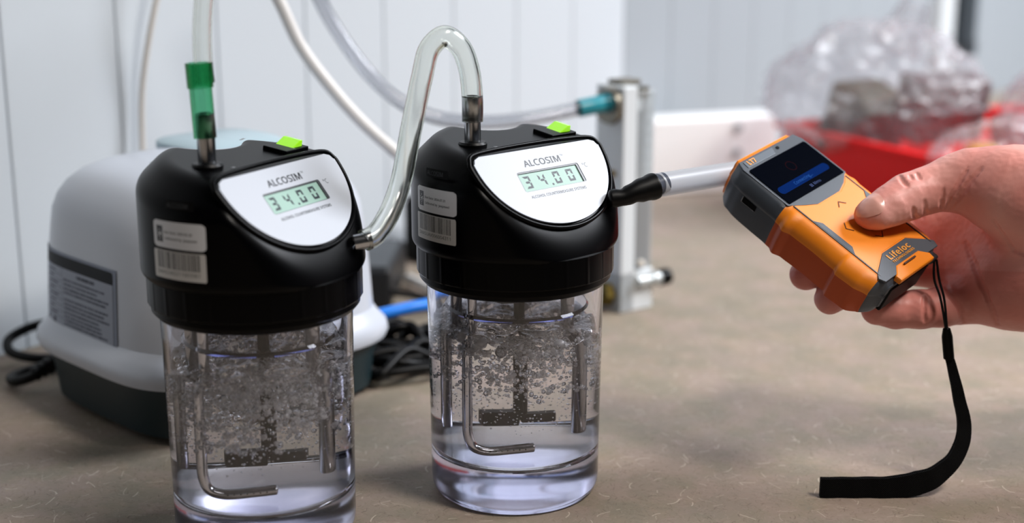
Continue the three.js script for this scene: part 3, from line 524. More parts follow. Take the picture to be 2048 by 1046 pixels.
{
  const rand = rng(77);
  for (let k = 0; k < 4; k++) {
    const pts = [], cx = -0.083 + 0.006 * k, cz = -0.868 + 0.012 * (k % 2), turns = 2.6;
    for (let i = 0; i < 22; i++) { const a = i / 22 * turns * 2 * Math.PI + k * 1.3, ra = 0.016 + 0.030 * rand(), rb = 0.010 + 0.030 * rand(); pts.push([cx + Math.cos(a) * ra * (k === 1 ? 0.7 : 1.05), 0.0034 + 0.021 * rand() * (0.4 + 0.6 * Math.abs(Math.sin(a))), cz + Math.sin(a) * rb]); }
    if (k === 0) pts.push([-0.02, 0.012, -0.90], [-0.02, 0.006, -0.96], [-0.055, 0.006, -1.0], [-0.09, 0.012, -1.0]);
    const t = thing('coiled_cable', ['black cable of the heap between the jars that trails off under the flat adapter', 'tightest coil of black cable in the heap between the jars', 'loose black cable loop in the middle of the heap between the jars', 'black cable loop at the right end of the heap, against the right jar'][k], 'cable', [0, 0, 0], 0, 'tangled black cables');
    part('cable', hose(curveOf(pts), 0.0026, 260, 12), M.rubber, t);
  }
}
// hoses in front of the wall
{
  const w = thing('white_tube', 'thick white tube slanting down the wall behind the arched clear hose', 'tube');
  part('tube', hose(curveOf([[-0.178, 0.285, -0.90], [-0.1471, 0.2308, -0.90], [-0.1332, 0.1998, -0.90], [-0.1182, 0.1779, -0.90], [-0.0967, 0.1524, -0.90], [-0.0717, 0.1292, -0.90], [-0.045, 0.102, -0.915], [-0.035, 0.06, -0.95], [-0.045, 0.012, -1.0], [-0.08, 0.006, -1.06]]), 0.0040, 160, 20), std(0xdcdad8, 0.4), w);
  const g = thing('grey_hose', 'smoky clear hose sagging from the top edge to the flow meter', 'hose');
  part('hose', pipe(curveOf([[-0.150, 0.285, -0.95], [-0.1279, 0.2278, -0.95], [-0.1139, 0.2017, -0.95], [-0.0947, 0.1753, -0.95], [-0.075, 0.1576, -0.95], [-0.0517, 0.1465, -0.953], [-0.0215, 0.1424, -0.958], [0.0087, 0.1434, -0.965], [0.0356, 0.1470, -0.975], [0.052, 0.1498, -0.982]]), 0.0048, 0.0034, 160, 24), std(0xffffff, 0.1, 0, { transmission: 1, thickness: 0.002, ior: 1.4, attenuationColor: new THREE.Color(0.55, 0.56, 0.6), attenuationDistance: 0.0035 }), g);
  const c = thing('thin_cable', 'thin cream cable hanging down the wall at the left', 'cable');
  part('cable', hose(curveOf([[-0.222, 0.285, -0.985], [-0.2391, 0.2266, -0.975], [-0.2499, 0.1832, -0.975], [-0.2543, 0.1559, -0.975], [-0.2551, 0.1214, -0.972], [-0.2535, 0.09, -0.965], [-0.252, 0.03, -0.955], [-0.245, 0.003, -0.945]]), 0.0020, 120, 14), std(0xd6d0c8, 0.45), c);
}
// ---------------------------------------------------------------- flow meter
{
  const t = thing('flow_meter', 'upright acrylic flow meter with a blue sleeve on its back', 'flow meter', [0.0777, 0, -0.983], Math.atan2(0.6, 0.8));
  const body = std(0xd8dee2, 0.35);
  part('back_plate', at(rbox(0.013, 0.163, 0.030, 0.0012), 0.0065, 0.0815, -0.015), body, t);
  const acr = std(0xffffff, 0.04, 0, { transmission: 1, thickness: 0.004, ior: 1.45 });
  part('acrylic_block', at(rbox(0.0165, 0.128, 0.026, 0.001), 0.0220, 0.095, -0.014), std(0xeef2f4, 0.15, 0, { transmission: 0.75, thickness: 0 }), t);
  part('measuring_tube', at(new THREE.CylinderGeometry(0.0034, 0.0030, 0.118, 24), 0.0185, 0.094, -0.011), std(0xffffff, 0.2, 0, { transmission: 0.6, thickness: 0 }), t);
  part('float', at(lathe([[0.0001, 0], [0.002, 0.001], [0.0032, 0.004], [0.0032, 0.046], [0.0001, 0.046]], 24), 0.0185, 0.083, -0.011), M.white, t);
  part('tube_collar', at(new THREE.CylinderGeometry(0.0062, 0.0062, 0.008, 24), 0.019, 0.149, -0.011), M.white, t);
  part('dark_strip', at(rbox(0.0062, 0.058, 0.020, 0.0005), 0.0275, 0.060, -0.014), std(0x2b3038, 0.4), t);  // plain dark strip in the lower part of the block
  part('scale_plate', at(rbox(0.0070, 0.058, 0.021, 0.0005), 0.0275, 0.124, -0.014), std(0xc4cbd0, 0.4), t);
  for (let k = 0; k < 6; k++) part('scale_mark', at(rbox(0.0030, 0.0007, 0.0006, 0.0001, 1), 0.0275, 0.102 + k * 0.0085, -0.0033), std(0x70767c, 0.5), t);
  part('foot_block', at(rbox(0.031, 0.030, 0.030, 0.0012), 0.0155, 0.015, -0.015), body, t);
  part('top_cap', at(rbox(0.018, 0.004, 0.016, 0.001), 0.014, 0.1645, -0.016), std(0x6a665c, 0.5), t);
  part('top_screw', at(new THREE.CylinderGeometry(0.0042, 0.0042, 0.008, 20), 0.025, 0.157, -0.008), std(0x6b6553, 0.4, 0.5), t);
  const kn = part('valve_stem', at(lathe([[0.0001, -0.013], [0.0046, -0.013], [0.0046, -0.004], [0.0038, -0.003], [0.0038, 0.001], [0.0052, 0.002], [0.0052, 0.008], [0.0040, 0.009], [0.0040, 0.013], [0.0001, 0.013]], 28), 0.027, 0.0215, 0.001, 0, 0, -Math.PI / 2), std(0xb9bdbd, 0.35, 0.3), t);
  part('valve_knob', at(new THREE.CylinderGeometry(0.0062, 0.0062, 0.008, 28), 0.0405, 0.0215, 0.001, 0, 0, Math.PI / 2), M.blackPlastic, kn);
  part('ball', at(new THREE.SphereGeometry(0.0030, 20, 14), 0.0185, 0.0345, 0.0006), std(0xd9d2c8, 0.3), t);
  part('port_nut', at(lathe([[0.0001, 0], [0.0125, 0], [0.0135, 0.0015], [0.0125, 0.005], [0.0001, 0.005]], 32), -0.0002, 0.1490, -0.013, 0, 0, Math.PI / 2), std(0x807c72, 0.35, 0.6), t);
  part('port_nut', at(lathe([[0.0001, 0], [0.0085, 0], [0.0095, 0.0015], [0.0085, 0.007], [0.0001, 0.007]], 6), -0.0002, 0.0125, -0.013, 0, 0, Math.PI / 2), std(0x6a5a22, 0.35, 0.7), t, 'brass lower fitting');
  part('plate_screw', at(new THREE.CylinderGeometry(0.0026, 0.0026, 0.002, 20), -0.0006, 0.101, -0.010, 0, 0, Math.PI / 2), std(0x7e6324, 0.4, 0.7), t);
  const b = thing('blue_sleeve', 'translucent blue sleeve joining the smoky hose to the flow meter', 'connector');
  part('sleeve', pipe(curveOf([[0.0460, 0.1488, -0.979], [0.0560, 0.1503, -0.983], [0.0640, 0.1513, -0.988]]), 0.0062, 0.0050, 20, 32), M.blueTube, b);
  part('collar', pipe(curveOf([[0.0635, 0.1512, -0.9878], [0.0720, 0.1520, -0.9915]]), 0.0070, 0.0050, 8, 32), std(0x0f7888, 0.3, 0, { transmission: 0.2, thickness: 0 }), b);
}
// ---------------------------------------------------------------- white box, red tray with bags
{
  const t = thing('white_box', 'white rectangular box with two grey buttons, behind the mouthpiece tube', 'box', [0.200, 0, -1.437], R(18));
  part('case', at(rbox(0.150, 0.078, 0.036, 0.004), 0, 0.039, -0.010), std(0xfafafa, 0.35), t);
  for (const y of [0.066, 0.040]) part('button', at(new THREE.CylinderGeometry(0.0045, 0.0045, 0.003, 20), 0.029, y, 0.0085, Math.PI / 2), std(0x9aa0a4, 0.5), t);
  part('side_seam', at(rbox(0.151, 0.0012, 0.037, 0.0004, 1), 0, 0.010, -0.010), std(0xb8bcc0, 0.5), t);
}
{
  const d = V3(0.418, 0, 0.908), turn = Math.atan2(0.908, -(-0.418)) ; // long side runs toward the viewer
  const t = thing('red_tray', 'red plastic tray full of clear bags, behind the hand', 'tray', [0.2608, 0, -1.3622], Math.atan2(-0.908, 0.418));
  // local x runs along the long side toward the viewer, local z away to the left, so the tray extends to -z
  const red = std(0xe00000, 0.5, 0, { specularIntensity: 0.4 }), L = 0.42, Wd = 0.30, H = 0.08;
  part('tray_floor', at(rbox(L, 0.004, Wd, 0.001), L / 2, 0.002, -Wd / 2), red, t);
  part('tray_side', at(rbox(L, H, 0.004, 0.0015), L / 2, H / 2, -0.002), red, t);
  part('tray_side', at(rbox(L, H, 0.004, 0.0015), L / 2, H / 2, -Wd + 0.002), red, t);
  part('tray_side', at(rbox(0.004, H, Wd, 0.0015), 0.002, H / 2, -Wd / 2), red, t);
  part('tray_side', at(rbox(0.004, H, Wd, 0.0015), L - 0.002, H / 2, -Wd / 2), red, t);
  part('tray_rim', at(rbox(L + 0.012, 0.006, 0.010, 0.002), L / 2, H, 0.001), red, t);
  part('tray_rim', at(rbox(0.010, 0.006, Wd + 0.006, 0.002), 0.001, H, -Wd / 2), red, t);
  const T = (x, y, z) => t.localToWorld(V3(x, y, z)); t.updateMatrixWorld(true);
  const film = std(0xf2f2f4, 0.22, 0, { transmission: 0.87, thickness: 0, ior: 1.45, specularIntensity: 0.45 });
  const bag = (label, c, r, seed, turnY) => {
    const g = new THREE.IcosahedronGeometry(1, 24), p = g.attributes.position;
    for (let i = 0; i < p.count; i++) {
      const x = p.getX(i), y = p.getY(i), z = p.getZ(i);
      const rid = (s) => 1 - 2 * Math.abs(N3(x * s + seed, y * s, z * s + seed * 2));
      const k = 1 + 0.12 * rid(2.2) + 0.08 * rid(4.7) + 0.045 * rid(10) - 0.12;
      const sq = y < 0 ? 1 - 0.34 * Math.min(1, -y * 1.6) : 1; // squeezed where it sits between the tray sides
      p.setXYZ(i, x * r[0] * k * sq, y * r[1] * k, z * r[2] * k * sq);
    }
    const q = creased(g, 0.5);
    const o = thing('plastic_bag', label, 'bag', [c.x, c.y, c.z], turnY);
    part('film', q, film, o);
    // twisted neck
    const n = new THREE.CylinderGeometry(0.012, 0.02, 0.05, 24, 8, true), np = n.attributes.position;
    for (let i = 0; i < np.count; i++) { const a = Math.atan2(np.getX(i), np.getZ(i)), k = 1 + 0.35 * Math.sin(a * 7 + np.getY(i) * 60); np.setX(i, np.getX(i) * k); np.setZ(i, np.getZ(i) * k); }
    n.computeVertexNormals(); part('neck', at(n, r[0] * 0.3, r[1] * 0.95, 0, 0, 0, -0.5), film, o);
    return o;
  };
  bag('large clear plastic bag bulging over the left end of the red tray', T(0.060, 0.105, -0.06), [0.105, 0.075, 0.085], 3.1, 0.4);
  bag('clear plastic bag with a maroon packet inside, at the right end of the red tray', T(0.20, 0.095, -0.205), [0.10, 0.066, 0.085], 8.7, 1.1);
  bag('low clear plastic bag draped over the front of the red tray', T(0.245, 0.070, -0.075), [0.085, 0.045, 0.060], 14.2, 0.2);
  const item = (name, label, category, c, size, color, turn, tilt) => { const o = thing(name, label, category, [c.x, c.y, c.z], turn); const b = part('wrapper', at(rbox(...size, 0.006, 4), 0, 0, 0, tilt), std(color, 0.5), o); part('seal', at(rbox(size[0] * 0.94, 0.002, 0.012, 0.0008), 0, 0, size[2] / 2 + 0.003, tilt), std(color, 0.6), o); return o; };
  item('dark_packet', 'dark brown packet lying in the left bag on the red tray', 'packet', T(0.062, 0.078, -0.045), [0.085, 0.034, 0.05], 0x241010, 0.9, 0.1);
  item('maroon_packet', 'maroon packet inside the right bag of the red tray', 'packet', T(0.235, 0.092, -0.165), [0.075, 0.042, 0.03], 0x7d1024, 0.2, 0.2);
  item('olive_packet', 'olive brown packet at the far left inside the bag', 'packet', T(0.042, 0.100, -0.066), [0.06, 0.036, 0.05], 0x57503f, 0.5, 0.3);
  item('yellow_packet', 'small yellow packet near the tray front under the low bag', 'packet', T(0.205, 0.075, -0.065), [0.03, 0.02, 0.03], 0xd09a20, 0.3, 0.2);
  item('red_packet', 'red packet between the bags in the middle of the tray', 'packet', T(0.145, 0.088, -0.16), [0.06, 0.03, 0.03], 0x9c1a22, 0.7, -0.2);
  item('grey_packet', 'grey packet standing in the left bag', 'packet', T(0.100, 0.104, -0.105), [0.08, 0.06, 0.04], 0x6b6062, 0.4, 0.2);
}

// ---------------------------------------------------------------- handheld tester
const EW = V3(0.5281, 0.3275, -0.7835).normalize(), EN0 = V3(0.3986, 0.719, 0.5693).normalize();
const EU = new THREE.Vector3().crossVectors(EN0, EW).normalize(), EN = new THREE.Vector3().crossVectors(EW, EU).normalize();
{
  const t = thing('breath_tester', 'orange and grey handheld breath tester held in the hand', 'tester');
  t.position.copy(EW.clone().multiplyScalar(0.0045).addScaledVector(EU, 0.0024).applyQuaternion(HQ).add(HAND));
  t.quaternion.copy(HQ).multiply(new THREE.Quaternion().setFromRotationMatrix(new THREE.Matrix4().makeBasis(EW, EU, EN)));
  const orange = std(0xf0860e, 0.42), grey = std(0x3f4650, 0.42), dark = std(0x22262b, 0.4);
  for (const [m, s] of [[orange, 0.00005], [grey, 0.00009]]) { m.bumpMap = grain.clone(); m.bumpMap.repeat.set(60, 60); m.bumpMap.needsUpdate = true; m.bumpScale = s; }
  const lerpTab = (tab, y) => { let i = 0; while (i + 2 < tab.length && tab[i + 1][0] < y) i++; const k = Math.min(1, Math.max(0, (y - tab[i][0]) / (tab[i + 1][0] - tab[i][0]))), s = k * k * (3 - 2 * k); return tab[i][1] + (tab[i + 1][1] - tab[i][1]) * s; };
  const HW = [[-0.0490, 0.0225], [-0.0435, 0.0300], [-0.036, 0.0324], [-0.0265, 0.0330], [-0.0238, 0.0308], [-0.010, 0.0303], [0.0030, 0.0308], [0.0075, 0.0326], [0.0112, 0.0306], [0.016, 0.0300], [0.036, 0.0296], [0.042, 0.0286], [0.0460, 0.0262], [0.0485, 0.0238]];
  const TH = [[-0.0490, 0.0200], [-0.046, 0.0245], [-0.038, 0.0280], [0.03, 0.0292], [0.044, 0.0282], [0.0490, 0.0250]];
  const TOPZ = [[-0.0490, -0.0042], [-0.0462, -0.0012], [-0.043, 0], [0.046, 0], [0.0485, -0.0010]];
  const FWT = [[-0.049, 0.0200], [-0.044, 0.0238], [0.012, 0.0238], [0.016, 0.0262], [0.042, 0.0258], [0.0485, 0.0215]];
  const section = (y) => {
    const w = lerpTab(HW, y), d = lerpTab(TH, y), z0 = lerpTab(TOPZ, y), fw = Math.min(lerpTab(FWT, y), w - 0.0018);
    return [[fw, z0], [fw + (w - fw) * 0.5, z0 - 0.0012], [w - 0.0010, z0 - 0.0044], [w, z0 - 0.0074], [w - 0.0002, -0.0092], [w - 0.0007, -0.0096], [w - 0.0007, -0.0100], [w - 0.0009, -0.0170], [w - 0.0022, -d * 0.88], [w - 0.0075, -d]];
  };
  const tube = (ya, yb, n, keep = (h) => h) => {
    const pos = [], uv = [], idx = []; let m = 0;
    for (let i = 0; i <= n; i++) {
      const y = ya + (yb - ya) * i / n, h = keep(section(y)), ring = [...h, ...h.slice().reverse().map(([a, b]) => [-a, b])]; m = ring.length;
      for (const [a, b] of ring) { pos.push(a, y, b); uv.push(a + b, y); }
    }
    for (let i = 0; i < n; i++) for (let j = 0; j < m; j++) { const k = (j + 1) % m, p = i * m + j, q = i * m + k; idx.push(p, q, p + m, q, q + m, p + m); }
    for (const [i, up] of [[0, 0], [n, 1]]) { const c = pos.length / 3; let s = 0; for (let j = 0; j < m; j++) s += pos[(i * m + j) * 3 + 2]; pos.push(0, ya + (yb - ya) * i / n, s / m); uv.push(0, 0); for (let j = 0; j < m; j++) { const k = (j + 1) % m; if (up) idx.push(i * m + j, i * m + k, c); else idx.push(i * m + k, i * m + j, c); } }
    const g = new THREE.BufferGeometry(); g.setAttribute('position', new THREE.Float32BufferAttribute(pos, 3)); g.setAttribute('uv', new THREE.Float32BufferAttribute(uv, 2)); g.setIndex(idx); g.computeVertexNormals();
    const nn = g.attributes.normal, pp = g.attributes.position; let s = 0; for (let i = 0; i < m * n; i++) s += nn.getX(i) * pp.getX(i);
    if (s < 0) { const a = g.index.array; for (let i = 0; i < a.length; i += 3) { const q = a[i]; a[i] = a[i + 1]; a[i + 1] = q; } g.computeVertexNormals(); }
    return creased(g, 0.8);
  };
  part('upper_housing', tube(0.0135, 0.0470, 26), grey, t);
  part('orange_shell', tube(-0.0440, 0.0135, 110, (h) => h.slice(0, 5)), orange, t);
  const deep = std(0xb9480a, 0.5); part('shaded_back_shell', tube(-0.0440, 0.0135, 110, (h) => h.slice(5)), deep, t, 'back half with its shade painted in as a deeper orange');  // shade on the lower half is put into this darker orange
  part('seam', tube(-0.0436, 0.0131, 60, (h) => [[h[4][0] - 0.0006, h[4][1] + 0.0004], [h[5][0] - 0.0002, h[5][1] - 0.0003]]), std(0x6a2c08, 0.7), t);
  part('lower_housing', tube(-0.0490, -0.0440, 14), grey, t);
  part('top_cap', tube(0.0470, 0.0490, 4), orange, t, 'orange edge along the top');
  const lay = (name, pts, d, b, z, m) => part(name, at(plate(poly(pts), d, b), 0, 0, z), m, t);
  lay('screen_bezel', [[-0.0240, 0.0468], [0.0240, 0.0468], [0.0262, 0.0420], [0.0262, 0.0130], [0.0236, 0.0118], [0.0180, 0.0084], [0.0100, 0.0056], [-0.0098, 0.0056], [-0.0170, 0.0086], [-0.0236, 0.0118], [-0.0262, 0.0130], [-0.0262, 0.0420]], 0.0007, 0.0002, -0.0002, grey);
  const scr = fit(canvasTex(980, 540, (x, w, h) => {
    x.fillStyle = '#04060d'; x.fillRect(0, 0, w, h); x.fillStyle = '#051d4e'; x.beginPath(); x.roundRect(40, 325, 860, 96, 48); x.fill();
    x.fillStyle = '#3f78c4'; x.font = '54px sans-serif'; x.globalAlpha = 0.5; x.fillText('Connecting...', 300, 392); x.globalAlpha = 0.8; x.fillStyle = '#51628e'; x.font = '48px sans-serif'; x.fillText('Menu', 500, 496);
    for (let k = 0; k < 3; k++) x.fillRect(436, 466 + k * 14, 44, 6);
    x.globalAlpha = 0.35; x.strokeStyle = '#5a1010'; x.lineWidth = 7; x.beginPath(); x.arc(500, 180, 60, 0, 6.3); x.stroke();
  }), -0.0245, 0.0130, 0.049, 0.027);
  lay('screen', [[-0.0245, 0.0135], [-0.0240, 0.0130], [0.0240, 0.0130], [0.0245, 0.0135], [0.0245, 0.0390], [0.0235, 0.0400], [-0.0235, 0.0400], [-0.0245, 0.0390]], 0.0004, 0, 0.0004, std(0xffffff, 0.10, 0, { map: scr, emissive: new THREE.Color(0.14, 0.14, 0.14), emissiveMap: scr, specularIntensity: 0.35 }));
  lay('name_plate', [[-0.0225, 0.0416], [0.0010, 0.0416], [0.0030, 0.0456], [-0.0220, 0.0456]], 0.0003, 0.0001, 0.0004, std(0x616973, 0.35));
  part('lettering', at(text('LT7', 0.0030), -0.0205, 0.0424, 0.0007), std(0xf5a040, 0.5), t);
  part('light_sensor', at(new THREE.CylinderGeometry(0.0010, 0.0010, 0.0003, 20), 0.0060, 0.0440, 0.0006, Math.PI / 2), M.blackMatt, t);
  lay('keypad', [[-0.0229, 0.0112], [-0.0172, 0.0080], [-0.0099, 0.0050], [0.0101, 0.0050], [0.0182, 0.0078], [0.0229, 0.0112], [0.0229, -0.0400], [0.0125, -0.0336], [-0.0085, -0.0336], [-0.0229, -0.0400]], 0.0006, 0.0002, -0.0002, orange);
  const chev = (x, y, a) => at(merge([at(new THREE.BoxGeometry(0.0044, 0.00038, 0.00012), -0.0015, 0, 0, 0, 0, R(42)), at(new THREE.BoxGeometry(0.0044, 0.00038, 0.00012), 0.0015, 0, 0, 0, 0, R(-42))]), x, y, 0.00045, 0, 0, a);
  const ink = std(0x4a2408, 0.6), KX = 0.0020, KY = -0.0135;
  part('arrow_mark', chev(KX, KY + 0.0130, 0), ink, t); part('arrow_mark', chev(KX, KY - 0.0126, Math.PI), ink, t); part('arrow_mark', chev(KX - 0.0122, KY, Math.PI / 2), ink, t); part('arrow_mark', chev(KX + 0.0122, KY, -Math.PI / 2), ink, t);
  for (const s of [-1, 1]) {
    part('side_groove', at(new THREE.BoxGeometry(0.0006, 0.0545, 0.0008), s * 0.0235, -0.0160, 0.0000), dark, t);
    const q = [[0.0232, -0.0010], [0.0198, -0.0046], [0.0198, -0.0232], [0.0232, -0.0272]].map(([a, b]) => [s * a, b]);
    lay('side_inlay', s > 0 ? q : q.reverse(), 0.0006, 0.0001, 0.0000, grey);
  }
  lay('lower_bezel', [[-0.0262, -0.0436], [-0.0236, -0.0412], [-0.0088, -0.0342], [0.0128, -0.0342], [0.0236, -0.0412], [0.0262, -0.0436], [0.0245, -0.0470], [-0.0245, -0.0470]], 0.0009, 0.0002, -0.0004, grey);
  const wm = std(0xe59a3c, 0.5), logo = text('Lifeloc', 0.0034), tech = text('TECHNOLOGIES', 0.0013);
  for (const [g, w] of [[logo, 0.0195], [tech, 0.0195]]) { g.computeBoundingBox(); g.scale(w / g.boundingBox.max.x, 1, 1); }
  part('lettering', at(logo, -0.0095, -0.0396, 0.0004), wm, t); part('lettering', at(tech, -0.0092, -0.0417, 0.0004), wm, t);
  const latch = part('battery_latch', at(rotPlate([[-0.0100, 0], [0.0110, 0], [0.0158, -0.0045], [0.0150, -0.0080], [-0.0160, -0.0080], [-0.0162, -0.0045]], 0.0036, 0.0009), 0, -0.0430, -0.0022), orange, t);
  part('latch_slot', at(rbox(0.0105, 0.0010, 0.0004, 0.0002, 1), -0.0005, -0.0452, 0.00135), ink, latch);
  part('end_plate', at(rbox(0.036, 0.0026, 0.0150, 0.001), 0, -0.0486, -0.0140), M.blackMatt, t);
  part('lug', at(rbox(0.006, 0.0050, 0.004, 0.001), 0.0225, -0.0478, -0.0065), dark, t);
  part('usb_socket', at(rbox(0.0012, 0.0085, 0.0030, 0.0004), -0.0287, 0.0300, -0.0115), M.blackMatt, t);
  part('usb_rim', at(merge([at(rbox(0.0006, 0.0090, 0.0004, 0.0001, 1), -0.0291, 0.0300, -0.0132), at(rbox(0.0006, 0.0004, 0.0034, 0.0001, 1), -0.0291, 0.0345, -0.0116)]), 0, 0, 0), M.steel, t);
}
// ---------------------------------------------------------------- wrist strap
{
  const t = thing('wrist_strap', 'black woven wrist strap hanging from the tester down to the bench', 'strap');
  const end = new THREE.Vector3(0.0236, -0.0500, -0.0080), o = scene.getObjectByName('breath_tester'); o.updateMatrixWorld(true); o.localToWorld(end);
  const bx = 0.2155, by = 0.0805, bz = -0.676;
  for (const s of [-1, 1]) part('loop_cord', hose(curveOf([[end.x + s * 0.0006, end.y + 0.0015, end.z + 0.002], [end.x + 0.0008 + s * 0.0012, end.y - 0.008, end.z + 0.004], [(end.x + bx) / 2 + s * 0.0009, (end.y + by) / 2, (end.z + bz) / 2 + 0.003], [bx + s * 0.0003, by, bz]]), 0.00062, 60, 10), M.rubber, t);
  part('bead', hose(curveOf([[bx, by + 0.0005, bz], [bx + 0.0009, by - 0.006, bz], [bx + 0.0022, by - 0.0145, bz]]), (u) => 0.0019 + 0.0008 * Math.min(1, u * 4), 30, 16), M.blackPlastic, t);
  const c = curveOf([[bx + 0.0021, by - 0.0135, bz], [0.2196, 0.0612, -0.676], [0.2240, 0.0445, -0.674], [0.2262, 0.031, -0.670], [0.2215, 0.0190, -0.664], [0.2085, 0.0095, -0.658], [0.192, 0.0058, -0.656], [0.172, 0.0052, -0.656], [0.1525, 0.0052, -0.656]]);
  const widths = [[0, 0.0021], [0.2, 0.0029], [0.45, 0.0040], [0.62, 0.0060], [0.75, 0.0052], [1, 0.0050]];
  const rib = (dz) => {
    const n = 160, pos = [], uv = [], idx = [], Ln = c.getLength();
    for (let i = 0; i <= n; i++) {
      const u = i / n, p = c.getPointAt(u), tg = c.getTangentAt(u); let k = 0; while (k + 2 < widths.length && widths[k + 1][0] < u) k++;
      const w = widths[k][1] + (widths[k + 1][1] - widths[k][1]) * (u - widths[k][0]) / (widths[k + 1][0] - widths[k][0]);
      const d = V3(-tg.y, tg.x, 0).normalize(), hz = 0.0006, off = dz * Math.min(1, u * 6) + 0.0002 * Math.sin(u * 60);
      for (const [s, q] of [[-1, -hz], [1, -hz], [1, hz], [-1, hz]]) { pos.push(p.x + d.x * s * w, p.y + d.y * s * w, p.z + off + q); uv.push(u * Ln, s * w); }
    }
    for (let i = 0; i < n; i++) for (let j = 0; j < 4; j++) { const a = i * 4 + j, b = i * 4 + (j + 1) % 4; idx.push(a, b, a + 4, b, b + 4, a + 4); }
    idx.push(0, 2, 1, 0, 3, 2); const e = n * 4; idx.push(e, e + 1, e + 2, e, e + 2, e + 3);
    const g = new THREE.BufferGeometry(); g.setAttribute('position', new THREE.Float32BufferAttribute(pos, 3)); g.setAttribute('uv', new THREE.Float32BufferAttribute(uv, 2)); g.setIndex(idx); g.computeVertexNormals(); return creased(g, 0.5);
  };
  const weave = dataTex(64, (u, v) => 0.5 + 0.5 * Math.sin(u * 2 * Math.PI * 8) * Math.sin(v * 2 * Math.PI * 8)); weave.repeat.set(120, 120);
  const cloth = std(0x050506, 0.85, 0, { bumpMap: weave, bumpScale: 0.0003, specularIntensity: 0.25 });
  part('webbing', rib(0.0009), cloth, t); part('webbing', rib(-0.0009), cloth, t);
}
